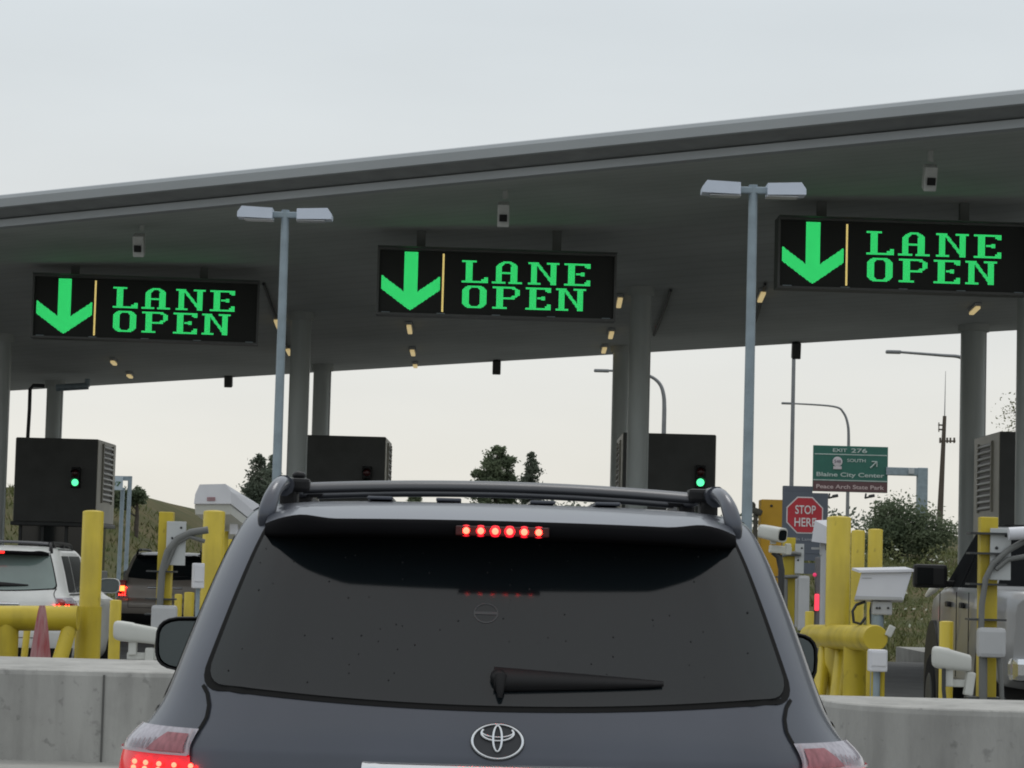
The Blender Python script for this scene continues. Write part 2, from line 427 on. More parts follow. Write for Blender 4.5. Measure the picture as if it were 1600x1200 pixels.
def gO(w):
    s = glyph([(1, 4, 7, 18), (w - 7, 4, w - 1, 18)])
    for y, a in ((0, 6), (1, 4), (2, 3), (3, 2)):
        for x in range(a, w - a + 1):
            if y < 2 or x < a + 7 or x > w - a - 7: s.add((x, y)); s.add((x, 22 - y))
    return s
def gP(w):
    s = glyph([(0, 0, w - 6, 1), (4, 0, 10, 22), (0, 21, 14, 22), (11, 11, w - 6, 12), (w - 5, 3, w - 1, 8)])
    for y, a in ((1, 5), (2, 3), (9, 3), (10, 4)):
        for x in range(w - a - 5, w - a + 1): s.add((x, y))
    return s
def board_bits():
    arrow = set()
    for y in range(1, 62):
        for x in range(1, 62):
            if 25 <= x <= 38 and y <= 50: arrow.add((x, y)); continue
            dx = abs(x - 31.5); low = 61 - dx * .72; 
            if low - 14.5 <= y <= low and dx <= 29.5: arrow.add((x, y))
    bar = {(x, y) for x in range(64, 66) for y in range(2, 62)}
    let = set()
    for g, x0, y0 in ((gL(26), 84, 8), (gA(30), 115, 8), (gN(31), 152, 8), (gE(26), 189, 8),
                      (gO(26), 84, 34), (gP(28), 116, 34), (gE(25), 150, 34), (gN(30), 181, 34)):
        let |= {(x + x0, y + y0) for x, y in g}
    return arrow, bar, let
BITS = board_bits()
def lane_board(px, py, wpx, d, yaw, label):
    c = P(px, py, d); Wm = wpx / F_PX * d; Hm = Wm * .282
    o = thing('lane_board', label, 'electronic sign', (0, 0, 0), 'lane open boards')
    fw = .035
    MB().box((0, .16, 0), (Wm, .30, Hm), bev=.01).build('cabinet', SIGNR, o)
    MB().box((0, .005, 0), (Wm - 2 * fw, .012, Hm - 2 * fw)).build('panel', SIGNF, o)
    fr = MB()
    for s in (-1, 1):
        fr.box((s * (Wm / 2 - fw / 2), -.02, 0), (fw, .10, Hm)); fr.box((0, -.02, s * (Hm / 2 - fw / 2)), (Wm - 2 * fw, .095, fw))
    fr.build('frame', SIGNR, o)
    MB().box((0, -.075, Hm / 2 + .006), (Wm, .24, .012)).build('spill_visor', SIGNR, o)  # added lip that blocks green LED spill towards the soffit
    lt = MB()
    for i in range(5): lt.box((-Wm / 2 + .15 + i * (Wm - .3) / 4, -.03, -Hm / 2 + .03), (.13, .05, .035))
    lt.build('latch', GALV, o)
    iw, ih = Wm - 2 * fw - .01, Hm - 2 * fw - .01; cw, ch = iw / NC, ih / NR
    for bits, nm, m in zip(BITS, ('arrow', 'divider', 'lettering'), (LED_G, LED_Y, LED_G)):
        b = MB()
        for x, y in bits:
            x0 = -iw / 2 + (x + .17) * cw; x1 = -iw / 2 + (x + .83) * cw; z1 = ih / 2 - (y + .17) * ch; z0 = ih / 2 - (y + .83) * ch
            b.add([(x0, -.004, z0), (x1, -.004, z0), (x1, -.004, z1), (x0, -.004, z1)], [(0, 1, 2, 3)])
        b.build(nm, m, o, fix=False)
    top = sof_z(c.x, c.y)
    for sx in (-.32, .25):
        MB().box((sx * Wm, .16, (Hm / 2 + (top - c.z)) / 2 + .02), (.14, .10, top - c.z - Hm / 2 + .12)).build('hanger', mat('hanger_grey', (.16, .17, .165), .7), o)
    o.location = c; o.rotation_euler = (0, 0, R(yaw))
lane_board(228, 484, 353, 43.2, 5, 'lit LANE OPEN board with green arrow, farthest left over the white SUV lane')
lane_board(776, 444.5, 376, 40.0, 2.2, 'lit LANE OPEN board with green arrow in the middle over the dark grey SUV')
lane_board(1411, 401, 398, 37.8, 2.5, 'lit LANE OPEN board with green arrow at right, cut off by the photo edge')

# ------------------------------------------------------------------ twin lamp posts
def lamp_post(px, ytop, span, d, label):
    c = P(px, ytop, d); s = d / F_PX; o = thing('lamp_post', label, 'lamp post', (c.x, d, .1), 'twin headed lamp posts on the islands')
    x, zt = c.x, c.z + .02
    MB().tube([(x, d, .1), (x, d, zt)], [.062, .047], 18).build('pole', GALV, o)
    MB().box((x, d, .14), (.3, .3, .05)).build('base_plate', GALV, o)
    MB().box((x, d, zt - .06), (span * s * .42, .09, .075), bev=.015).build('arm', GALV, o)
    for sg in (-1, 1):
        w = span * s * .5; h = .125
        poly = [(.17 * w, .5 * h), (.82 * w, .62 * h), (w, .05 * h), (w, -.42 * h), (.17 * w, -.5 * h)]
        poly = [(sg * (a + w * .09), b) for a, b in poly]
        poly = [(max(-w, min(w, a)), b) for a, b in poly]
        hd = MB().prism(poly, d - .13, d + .13, lambda a, b, t: (x + a, t, zt - .055 + b)).build('lamp_head', mat('lamp_head_paint', (.56, .62, .72), .4, var=.05), o)
        MB().box((x + sg * w * .55, d, zt - .055 - .5 * h - .008), (w * .6, .2, .012)).build('lens', mat('lamp_lens', (.5, .52, .55), .2), hd)
lamp_post(446, 331, 148, 30, 'galvanised lamp post with twin heads left of the middle lane board')
lamp_post(1177, 292, 163, 27, 'galvanised lamp post with twin heads left of the right lane board')

# ------------------------------------------------------------------ booths
def booth(colpx, d0c, label, lit, sigpx, dd):
    x, y = col_at(colpx, d0c); xl = x - .16 ; yf = y + dd; w, dp = 1.66, 2.35
    o = thing('inspection_booth', label, 'booth', (xl + w / 2, yf + dp / 2, .15), 'inspection booths under the canopy')
    cx, cy = xl + w / 2, yf + dp / 2; zt = 4.0 + RISE * x * .15; zb = 2.22
    b = MB().box((cx, cy, (zt + zb) / 2), (w, dp, zt - zb), bev=.012); b.build('upper_housing', BOOTH, o)
    for sg in (-1, 1):                     # light side panel with louvre
        xs_ = cx + sg * (w / 2 + .006)
        pn = MB().box((xs_, cy, (zt + zb) / 2), (.012, dp - .02, zt - zb - .03)).build('side_panel', BOOTHS, o)
        MB().box((xs_ + sg * .008, cy + .05, (zt + zb) / 2 + .18), (.012, dp * .54, 1.16)).build('louvre_recess', BLK, pn)
        lv = MB(); nsl = 11
        for i in range(nsl):
            lv.box((xs_ + sg * .025, cy + .05, (zt + zb) / 2 - .36 + i * 1.08 / (nsl - 1)), (.03, dp * .54, .05), Matrix.Rotation(sg * R(-38), 3, 'Y'))
        fr = .05
        for yy in (-1, 1): lv.box((xs_ + sg * .02, cy + .05 + yy * dp * .27, (zt + zb) / 2 + .18), (.04, fr, 1.22))
        lv.build('louvre', BOOTHS, pn)
    MB().box((cx, cy, zb - .04), (w + .1, dp + .1, .08), bev=.015).build('ledge', DARKM, o)
    MB().box((cx, cy + .05, 1.72), (w - .26, dp - .25, .92)).build('window_band', GLASS, o)
    mu = MB()
    for fx in (-.5, -.18, .16, .5): mu.box((cx + fx * (w - .24), yf + .165, 1.72), (.06, .05, .92))
    mu.build('mullion', DARKM, o)
    MB().box((cx, cy, .70), (w - .12, dp - .1, 1.1), bev=.02).build('lower_panel', mat('booth_lower', (.12, .125, .12), .6), o)
    # signal lamp on the face
    s = P(*sigpx, yf - .06)
    t = thing('traffic_signal', ('lit green' if lit else 'unlit') + ' signal on the ' + label, 'traffic signal', (s.x, s.y, s.z - .1), 'signals on the booths')
    MB().box((s.x, yf - .06, s.z + .10), (.18, .11, .42), bev=.02).build('housing', BLK, t)
    MB().ball((s.x, yf - .13, s.z), (.07, .035, .07), 14).build('green_lens', mat('green_lamp', (.02, .3, .1), .3, emit=(.10, 1.0, .38), estr=1.6) if lit else mat('green_dead', (.01, .03, .02), .3), t)
    MB().ball((s.x, yf - .13, s.z + .19), (.07, .035, .07), 14).build('red_lens', mat('red_dead', (.06, .008, .008), .3), t)
    for q in (0, .19): MB().grid([[(s.x + .085 * math.cos(a), yy, s.z + q + .085 * math.sin(a)) for a in [R(10 + 16 * i) for i in range(11)]] for yy in (yf - .10, yf - .22)]).build('visor', BLK, t)
    return xl, yf
booth(0, 45, 'dark booth at far left behind the white SUV', True, (118, 754), 2.6)
booth(467, 45, 'dark booth behind the left lamp post', False, (573, 754), 2.2)
booth(999, 45, 'dark booth right of the middle column', True, (1094, 754), 2.0)
booth(1624, 45, 'dark booth with big louvre at the right photo edge', False, (1690, 770), 2.3)

# drain pipes at left
d = 54
o = thing('drain_pipe', 'thin dark pipe beside the leftmost far column, with a fat horizontal length at its top', 'pipe', P(46, 690, d))
MB().tube([P(43, 690, d), P(46, 640, d), P(47, 608, d), P(52, 602, d), P(70, 603, d)], .04, 8).build('downpipe', DARKM, o)
MB().tube([P(88, 606, d), P(138, 603, d)], .075, 12).build('outlet', GALV, o)
MB().tube([P(136, 604, d), P(137, 592, d)], .06, 10).build('elbow', GALV, o)


# ------------------------------------------------------------------ vehicles
def catmull(T, t):
    i = min(max(int(t), 0), len(T) - 2); u = t - i
    p0, p1, p2, p3 = (np.array(T[min(max(j, 0), len(T) - 1)], float) for j in (i - 1, i, i + 1, i + 2))
    m1, m2 = (p2 - p0) * .5, (p3 - p1) * .5
    return (2 * u**3 - 3 * u**2 + 1) * p1 + (u**3 - 2 * u**2 + u) * m1 + (-2 * u**3 + 3 * u**2) * p2 + (u**3 - u**2) * m2
TAB = [(.28, .86, .20, 4.55), (.36, .92, .08, 4.66), (.50, .95, .0, 4.72), (.66, .965, -.02, 4.74), (.74, .965, 0, 4.74), (.80, .965, .045, 4.72),
       (.95, .963, .055, 4.62), (1.02, .952, .065, 4.2), (1.05, .935, .072, 3.95), (1.09, .897, .085, 3.75), (1.14, .867, .108, 3.6), (1.20, .845, .14, 3.45),
       (1.30, .813, .19, 3.2), (1.42, .773, .25, 2.95), (1.54, .728, .315, 2.7), (1.62, .688, .37, 2.5), (1.652, .652, .43, 2.35), (1.667, .59, .55, 2.2),
       (1.678, .5, .75, 2.0), (1.686, .3, 1.0, 1.8), (1.689, .03, 1.35, 1.45)]
class Shell:
    S0, BOW, RC = .72, .10, .22
    def __init__(s, T=TAB): s.T = T; s.tt = [i * .125 for i in range((len(T) - 1) * 8 + 1)]; s.rows = [catmull(T, t) for t in s.tt]; s.zz = [r[0] for r in s.rows]
    def row(s, z): return np.array([np.interp(z, s.zz, [r[k] for r in s.rows]) for k in range(4)])
    def at(s, u, z, row=None):
        r = s.row(z) if row is None else row; z, w, yr, yf = r
        a = abs(u); sg = 1 if u >= 0 else -1
        k = min(1, w / .6); bow, rc = s.BOW * k, s.RC * k
        if a <= .7: q = a / .7 * s.S0; y = yr + bow * q * q
        elif a <= 1:
            th = (a - .7) / .3 * math.pi / 2; q = s.S0 + (1 - s.S0) * math.sin(th); y = yr + bow * q * q + rc * (1 - math.cos(th))
        else: q = 1; y = yr + bow + rc + (a - 1)
        return Vector((sg * w * q, y, z))
    def off(s, u, z, e):
        h = 1e-3; a = s.at(u + h, z) - s.at(u - h, z); b = s.at(u, z + h * 4) - s.at(u, z - h * 4)
        n = a.cross(b)
        if n.length < 1e-12: n = Vector((0, -1, 0))
        n.normalize()
        if n.y > 0 and abs(u) <= 1: n = -n
        if abs(u) > 1 and n.x * u < 0: n = -n
        return s.at(u, z) + n * e
    def loop(s, row):
        z, w, yr, yf = row; us = [i / 24 for i in range(-24, 25)]; pts = [s.at(u, z, row) for u in us]
        k = min(1, w / .6); y0 = yr + (s.BOW + s.RC) * k; rf = .45 * k; y1 = max(yf - rf, y0 + .01)
        right = [Vector((w, y0 + (y1 - y0) * i / 10, z)) for i in range(1, 11)]
        front = []
        for i in range(1, 12):
            th = math.pi / 2 * i / 12; front.append(Vector((w * (.6 + .4 * math.cos(th)), y1 + (yf - y1) * math.sin(th), z)))
        left = [Vector((-p.x, p.y, p.z)) for p in reversed(right + front)]
        return pts + right + front + left
    def body(s):
        b = MB(); L = [s.loop(r) for r in s.rows]
        L = [l + [l[0]] for l in L]; b.grid(L); b.add(L[0][:-1], [tuple(range(len(L[0]) - 1))]); b.add(L[-1][:-1], [tuple(range(len(L[-1]) - 1))[::-1]]); return b
    def patch(s, us, zs, e, b=None):
        b = b or MB(); b.grid([[s.off(u, z, e) for u in us] for z in zs]); return b
    def u_of_x(s, x, z):
        w = s.row(z)[1]; q = min(abs(x) / w, 1)
        if q <= s.S0: a = q / s.S0 * .7
        else: a = .7 + .3 * math.asin((q - s.S0) / (1 - s.S0)) / (math.pi / 2)
        return math.copysign(a, x)
    def area(s, zb, zt, ub, ut, e, n=28, m=22, rb=0, rt=0, b=None):
        """zb(q), zt(q): bottom/top height as function of q in -1..1; half width in u from ub at the bottom to ut at the top; corner rounding"""
        b = b or MB(); G = []
        for j in range(m + 1):
            f = j / m; row = []
            f = .5 - .5 * math.cos(math.pi * f)
            ue = ub + (ut - ub) * f
            if rb and f < rb: ue -= .05 * (1 - math.sqrt(max(0, 1 - (1 - f / rb)**2)))
            if rt and f > 1 - rt: ue -= .06 * (1 - math.sqrt(max(0, 1 - (1 - (1 - f) / rt)**2)))
            for i in range(n + 1):
                q = -1 + 2 * i / n; z = zb(q) + (zt(q) - zb(q)) * f; row.append(s.off(ue * q, z, e))
            G.append(row)
        b.grid(G); return b
    def line(s, uz, wd, e, b=None):
        """thin strip along (u,z) polyline"""
        b = b or MB(); c = [s.off(u, z, e) for u, z in uz]; G = [[], []]
        for i, p in enumerate(c):
            t = (c[min(i + 1, len(c) - 1)] - c[max(i - 1, 0)]).normalized(); n = (s.off(*uz[i], e + .01) - p).normalized(); q = t.cross(n).normalized() * wd / 2
            G[0].append(p - q); G[1].append(p + q)
        b.grid(G); return b

def paint(name, col, metal=.55, rough=.32, coat=.6):
    return mat(name, col, rough, metal, var=.10, scale=2.2, coat=coat, detail=8)
TL_RED = mat('red_lens', (.28, .008, .012), .15, var=.1, spec=.6)
TL_LIT = mat('red_lens_lit', (.28, .008, .012), .15, var=.1, spec=.6, emit=(.9, .01, .03), estr=.45)
TL_CLR = mat('clear_lens', (.34, .32, .36), .12, .0, var=.22, scale=30, stretch=(3, 3, .6), spec=.7)
LED_R = mat('brake_led', (.5, .02, .02), .3, emit=(1.0, .018, .010), estr=32)
LED_R2 = mat('brake_led_soft', (.5, .02, .02), .3, emit=(1.0, .02, .015), estr=2.2)
CHROME = mat('chrome', (.62, .64, .66), .16, .9, var=.03)
TIRE = mat('tyre', (.014, .014, .015), .9, var=.1, spec=.1)

def drops(sh, n, e, seed):
    rnd = random.Random(seed); b = MB()
    for _ in range(n):
        u = rnd.uniform(-.8, .8); z = rnd.uniform(1.2, 1.6); r = rnd.uniform(.0012, .0028); p = sh.off(u, z, e)
        b.ball(p, (r, r * .4, r * 1.3), 6)
    return b

def build_suv(name, label, pm, sh, hero=False, brake='led', white=False, group=None):
    o = thing(name, label, 'car', (0, 0, 0), group)
    body = sh.body().build('body', pm, o, fix=True)
    # rear glass
    zb = lambda q: 1.158 + .030 * q * q; zt = lambda q: 1.60
    sh.area(lambda q: zb(q) - .012, lambda q: 1.615, .828, .815, .0025, rb=.14).build('glass_seal', RUB, o)
    gl = sh.area(zb, zt, .812, .80, .006, rb=.14).build('rear_glass', mat('pale_lit_glass', (.15, .20, .19), .1, var=.1, spec=.7) if white else GLASS, o)  # pale colour stands in for sky reflection and brightness seen through the window
    # side glass
    for sg in (-1, 1):
        b = MB()
        for a, c in ((1.02, 1.55), (1.60, 2.45)):
            G = []
            for z in np.linspace(1.14, 1.57, 10):
                r = sh.row(z); y0 = sh.BOW + sh.RC + r[2]
                lim = r[3] - .5 - y0 + 1
                G.append([sh.off(sg * min(u, max(lim, 1.01)), z, .004) for u in np.linspace(a, c, 8)])
            b.grid(G)
        b.build('side_glass', GLASS, o)
        sh.line([(sg * u, 1.115 + .0 * u) for u in np.linspace(1.0, 3.0, 20)], .018, .004).build('belt_moulding', CHROME if hero else BLK, o)
        # drip rail along the roof edge
        sh.line([(sg * u, 1.645) for u in np.linspace(1.0, 2.2, 20)], .02, .004).build('roof_moulding', BLK, o)
    # spoiler: a thick lip overhanging the glass
    T = []
    nn = 65
    half = .615
    def sp_pt(x, k):
        q = x / half; ed = sstep(.68, .86, abs(q)); e2 = max(0, abs(q) - .8) / .2
        y_tr = .155 + .10 * q * q + ed * .03 + .10 * e2**2
        z_tr = 1.616 - .008 * q * q + ed * .012 - .022 * e2**2
        y_fr = .62; z_fr = 1.676 - .022 * q * q - .030 * e2**2
        th = .036 + .014 * ed - .025 * e2**2
        prof = [(y_fr, z_fr - .06), (y_fr, z_fr), (y_fr - .15, z_fr - .006), (y_tr + .10, z_tr + .026), (y_tr + .02, z_tr + .006), (y_tr, z_tr - .006),
                (y_tr + .002, z_tr - th + .006), (y_tr + .012, z_tr - th), (y_tr + .10, z_tr - th - .004), (.46 + .06 * q * q, 1.575)]
        return Vector((x, prof[k][0], prof[k][1]))
    spb = MB(); spb.grid([[sp_pt(-half + 2 * half * i / (nn - 1), k) for i in range(nn)] for k in range(5)])
    for e_ in (0, nn - 1): spb.add([sp_pt(-half + 2 * half * e_ / (nn - 1), k) for k in range(10)], [tuple(range(10))], False)
    spo = spb.build('spoiler', pm, o)
    blk = MB(); blk.grid([[sp_pt(-half + 2 * half * i / (nn - 1), k) for i in range(nn)] for k in (4, 5, 6, 7, 8, 9)])
    blk.build('underside', mat('spoiler_underside', (.007, .007, .008), .9, spec=.05), spo)
    if brake == 'led':
        bl = MB().box((0, sp_pt(0, 5).y - .004, sp_pt(0, 5).z - .015), (.235, .008, .024), bev=.003).build('brake_light', mat('brake_cover', (.012, .002, .002), .5, emit=(.5, .004, .008), estr=.04), o)
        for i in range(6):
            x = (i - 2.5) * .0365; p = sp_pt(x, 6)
            rf = MB().ball((x, p.y - .008, sp_pt(0, 5).z - .015), (.0172, .004, .0150), 16).build('led_halo', mat('led_halo_red', (.4, .01, .01), .3, emit=(1, .012, .03), estr=1.1), bl)  # glowing disc stands in for the red halo around each LED
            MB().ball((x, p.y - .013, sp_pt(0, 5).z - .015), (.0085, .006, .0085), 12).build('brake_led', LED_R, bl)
    else:
        MB().box((0, sp_pt(0, 5).y - .003, 1.60), (.22, .012, .028), bev=.004).build('brake_light', LED_R2, o)
    # tail lamps
    for sg in (-1, 1):
        def lens(z0, z1, e, uo):
            b = MB(); G = []
            for z in np.linspace(z0, z1, 12):
                f = (z - .80) / .285; ui = .705 + .065 * f
                G.append([sh.off(sg * (ui + (uo(z) - ui) * i / 16), z, e) for i in range(17)])
            return b.grid(G)
        uo = lambda z: 1.20 - .18 * max(0, (z - .98) / .10)
        base = lens(.80, 1.017, .006, lambda z: uo(z) + .006).build('taillight', TL_LIT if hero else TL_RED, o)
        lens(1.0175, 1.079, .008, lambda z: uo(z) - .004).build('clear_lens', TL_CLR, base)
        # inner red triangle seen through the clear cover
        rb_ = MB(); G = []
        for z in np.linspace(1.022, 1.064, 8):
            f = (z - .80) / .285; ui = .716 + .065 * f
            G.append([sh.off(sg * (ui + (.085 - .05 * (z - 1.02) / .06) * i / 8), z, .013) for i in range(9)])
        rb_.grid(G).build('inner_lens', mat('inner_red_lens', (.25, .10, .115), .2, var=.3, scale=12, stretch=(6, 6, .5), emit=(.5, .01, .03), estr=.06), base)
        rib = MB()
        for i in range(7):
            u = .825 + i * .014; rib.grid([[sh.off(sg * u, z, .0125), sh.off(sg * (u + .004), z, .0125)] for z in (1.024, 1.052 - .002 * i)])
        rib.build('lens_rib', mat('lens_rib_dark', (.22, .16, .18), .3), base)
        rim = MB(); uz = [(sg * (.712 + .065 * .68), 1.017), (sg * (.712 + .065 * .97), 1.074), (sg * .90, 1.076), (sg * .99, 1.076)]
        sh.line([(uz[0][0], 1.017)] + [(uz[0][0] + (uz[1][0] - uz[0][0]) * i / 5, 1.017 + .057 * i / 5) for i in range(1, 6)], .005, .014, rim)
        sh.line([(sg * (.757 + .36 * i / 10), 1.017) for i in range(11)], .006, .014, rim)
        rim.build('lens_rim', mat('lens_rim', (.40, .33, .36), .25), base)
        if brake:
            for zz, k in ((.991, 5), (.977, 5), (.945, 5), (.915, 5), (.88, 4), (.845, 4)):
                for i in range(k):
                    u = .745 + i * .031 + (0 if zz > .95 else .008)
                    MB().ball(sh.off(sg * u, zz, .016), (.0068, .005, .0068), 8).build('tail_led', LED_R, base)
    # tailgate shut lines
    sl = MB()
    for sg in (-1, 1):
        pts = [(.80, 1.60), (.798, 1.45), (.792, 1.30), (.80, 1.21), (.815, 1.187), (.797, 1.168), (.782, 1.14), (.773, 1.11), (.770, 1.06)]
        uu = []
        for i in range(len(pts) - 1):
            for k in range(5): uu.append((sg * (pts[i][0] + (pts[i + 1][0] - pts[i][0]) * k / 5), pts[i][1] + (pts[i + 1][1] - pts[i][1]) * k / 5))
        uu.append((sg * pts[-1][0], pts[-1][1])); sh.line(uu[5 * 4:], .010, .003, sl)
        sh.line([(sg * .70, z) for z in np.linspace(.62, .80, 8)], .009, .003, sl)
    sh.line([(u, .615) for u in np.linspace(-.7, .7, 30)], .009, .003, sl)
    sl.build('shut_line', RUB, o)
    # tailgate garnish + plate + bumper step
    gb = MB(); G = []
    for z, e in ((.978, .004), (.984, .022), (.998, .030), (1.012, .024), (1.019, .004)):
        G.append([sh.off(u, z, e * (1 if abs(u) < .32 else .5)) for u in np.linspace(-.338, .332, 41)])
    gb.grid(G); gb.build('tailgate_garnish', CHROME, o)
    sh.patch(np.linspace(-.14, .14, 6), (.80, .93), .008).build('licence_plate', mat('plate_white', (.6, .62, .62), .5), o)
    sh.patch(np.linspace(-1.02, 1.02, 40), np.linspace(.30, .50, 5), .006).build('bumper_skirt', BLK, o)
    # wiper
    p = lambda x, z, e: sh.off(sh.u_of_x(x, z), z, e)
    wp = MB(); G = []
    n = 14
    for i in range(n + 1):
        f = i / n; x = -.012 + .425 * f; zc = 1.221 - .004 * f; h = .024 * (1 - f) ** .8 + .006
        G.append([p(x, zc - h, .012), p(x, zc - h * .8, .034 - .014 * f), p(x, zc + h * .7, .034 - .014 * f), p(x, zc + h, .012)])
    wp.grid(G); wp.add(G[0], [(0, 1, 2, 3)]); wp.add(G[-1], [(3, 2, 1, 0)])
    wp.tube([p(.004, 1.222, .03), p(.004, 1.19, .028), p(.004, 1.172, .02)], [.017, .011, .006], 10)
    wp.ball(p(.0, 1.222, .02), .022, 12)
    wp.build('wiper', BLK, o)
    # wheels
    for sg in (-1, 1):
        for yw in (.98, 3.75):
            wv_ = MB().tube([(sg * .72, yw, .37), (sg * .74, yw, .37), (sg * .96, yw, .37), (sg * .972, yw, .37)], [.34, .37, .37, .34], 28).build('wheel', TIRE, o)
            rm = MB().tube([(sg * .968, yw, .37), (sg * .98, yw, .37)], [.24, .22], 20)
            for k in range(5):
                a = k * 2 * math.pi / 5; rm.box((sg * .982, yw + .11 * math.cos(a), .37 + .11 * math.sin(a)), (.012, .2, .05), Matrix.Rotation(a, 3, 'X'))
            rm.build('rim', CHROME, wv_)
    # roof rails and bars
    for sg in (-1, 1):
        rl = MB(); pts = [(.60, 1.712), (.64, 1.716), (.72, 1.72), (1.4, 1.722), (2.0, 1.71), (2.2, 1.66)]
        pp = []
        for i in range(len(pts) - 1):
            for k in range(5):
                c = catmull(pts, i + k / 5); pp.append((sg * .590, c[0] + .08, c[1]))
        rl.tube(pp, [.020 + .010 * math.exp(-i / 6) for i in range(len(pp))], 10)
        # smooth rounded rear foot
        ft = [(.622, .50, 1.600), (.618, .50, 1.640), (.606, .545, 1.690), (.594, .62, 1.715), (.590, .72, 1.717), (.590, .86, 1.712)]
        q_ = []
        for i in range(len(ft) - 1):
            for k in range(6): c = catmull(ft, i + k / 6); q_.append((sg * c[0], c[1], c[2]))
        rl.tube(q_, [.0195 + .004 * math.sin(min(1, i / 12) * math.pi) for i in range(len(q_))], 16)
        rail = rl.build('roof_rail', pm if hero else BLK, o)
    for yb, z0 in ((.86, 1.717), (1.55, 1.722)) if hero or white else ():
        cb = MB(); n = 22; G = []
        for i in range(n + 1):
            x = -.545 + 1.09 * i / n; zc = z0 + .018 * (1 - (x / .545)**2) - .006
            G.append([(x, yb + .035 * math.cos(a), zc + .0155 * math.sin(a) + (.006 * math.cos(a))) for a in [2 * math.pi * k / 14 for k in range(15)]])
        cb.grid(G); cb.add(G[0][:-1], [tuple(range(14))]); cb.add(G[-1][:-1], [tuple(range(14))])
        cbo = cb.build('crossbar', mat('crossbar_grey', (.07, .073, .08), .35, .5), o)
        for sg in (-1, 1):
            cl = MB().box((sg * .562, yb, z0 + .002), (.07, .09, .038), bev=.010)
            cl.box((sg * .585, yb, z0 - .035), (.05, .08, .06), bev=.01)
            if sg < 0 and yb < 1: cl.ball((sg * .56, yb, z0 + .03), (.02, .02, .012), 10)
            cl.build('clamp', BLK, cbo)
    # mirrors
    for sg in (-1, 1):
        G = []; c = Vector((sg * (1.01 if hero else 1.055), 2.65, 1.215)); mh = MB()
        sect = []
        for yy, k in ((-.06, .94), (-.065, 1.0), (-.02, 1.03), (.04, .9), (.09, .6), (.11, .2)):
            sect.append([c + Vector((math.copysign(abs(math.cos(a))**.55, math.cos(a)) * .135 * k, yy, math.copysign(abs(math.sin(a))**.6, math.sin(a)) * .092 * k)) for a in [2 * math.pi * i / 24 for i in range(25)]])
        mh.grid(sect); mh.add(sect[-1][:-1], [tuple(range(24))])
        mh.box((sg * .93, 2.68, 1.16), (.14, .08, .05), bev=.01)
        mo = mh.build('mirror', BLK if hero else pm, o)
        mg = MB(); mg.add([c + Vector((math.copysign(abs(math.cos(a))**.55, math.cos(a)) * .122, -.058, math.copysign(abs(math.sin(a))**.6, math.sin(a)) * .080)) for a in [2 * math.pi * i / 24 for i in range(24)]], [tuple(range(24))])
        mg.build('mirror_glass', mat('mirror_glass', (.10, .12, .125), .25, .4, var=.06), mo)
    if hero:
        # oval badge: three interlocking rings
        b = MB()
        def ring(rx, rz, cx, cz, r0, r1, a0=0, a1=360, n=40):
            pts = []; rad = []
            for i in range(n + 1):
                a = R(a0 + (a1 - a0) * i / n); x = cx + rx * math.cos(a); z = cz + rz * math.sin(a)
                pts.append(p(x, z, .007)); rad.append(r0 + (r1 - r0) * abs(math.cos(a)))
            b.tube(pts, rad, 8, cap=False)
        zc = 1.0735
        ring(.0625, .0405, 0, zc, .0022, .0040); ring(.0108, .0305, 0, zc + .0065, .0026, .0034); ring(.0400, .0170, 0, zc + .0185, .0024, .0036, 150, 390)
        ring(.0400, .0125, 0, zc + .0225, .0018, .0030, 180, 360)
        b.build('badge', CHROME, o)
        bb = MB(); bb.add([p(.068 * math.cos(a), zc + .046 * math.sin(a), .0035) for a in [2 * math.pi * i / 40 for i in range(40)]], [tuple(range(40))])
        bb.build('badge_recess', mat('badge_recess', (.035, .037, .042), .5, .3), o)
        dec = MB(); zc2 = 1.385
        def rg(rx, rz, w):
            G = [[p((rx + k * w) * math.cos(a) - .035, zc2 + (rz + k * w) * math.sin(a), .0075) for a in [2 * math.pi * i / 36 for i in range(37)]] for k in (0, 1)]
            dec.grid(G)
        rg(.028, .022, .003)
        dec.grid([[p(x - .035, zc2 + dz, .0075) for x in (-.028, 0, .028)] for dz in (-.0035, .0035)])
        dec.build('glass_ring', mat('faint_ring_grey', (.055, .062, .065), .5), o)  # faint grey ring with crossbar on the rear glass
        drops(sh, 80, .0062, 3).build('water_drops', mat('water_drop', (.012, .013, .014), .25, spec=.25), o)
        # roof strakes catching light
        rs = MB()
        for x in (-.33, -.14, .12, .30):
            rs.box((x, 1.0, 1.688), (.07, .45, .010), bev=.004)
        rs.build('roof_rib', pm, o)
    return o

SH = Shell()
HERO = paint('graphite_paint', (.058, .065, .083), .4, .34, .35)
hero = build_suv('grey_suv', 'dark graphite grey SUV with tinted rear window and lit brake lights directly ahead', HERO, SH, hero=True)
hp = P(777, 1155, 6.38)
hero.location = (hp.x + .002, 6.30, 0); hero.rotation_euler = (0, 0, R(1.1))

wsuv = build_suv('white_suv', 'white SUV with lit brake light in the left lane, behind yellow pipe rail', paint('white_paint', (.62, .63, .62), 0, .35, .5), SH, hero=False, brake='bar', white=True)
wsuv.rotation_euler = (0, 0, R(1.2)); wsuv.location = (P(-7, 900, 29.5).x, 29.3, -.02)
wsuv.scale = (.94, 1, .98)
dsuv = build_suv('dark_suv', 'dark taupe SUV with lit tail lamp farther ahead in the left lane', paint('taupe_paint', (.23, .205, .18), .2, .4, .3), SH, hero=False, brake='lamp')
dsuv.location = (P(258, 900, 49).x, 49, -.02)
for dx, sg in ((-.80, -1),):
    for s2 in (-1, 1):
        pass
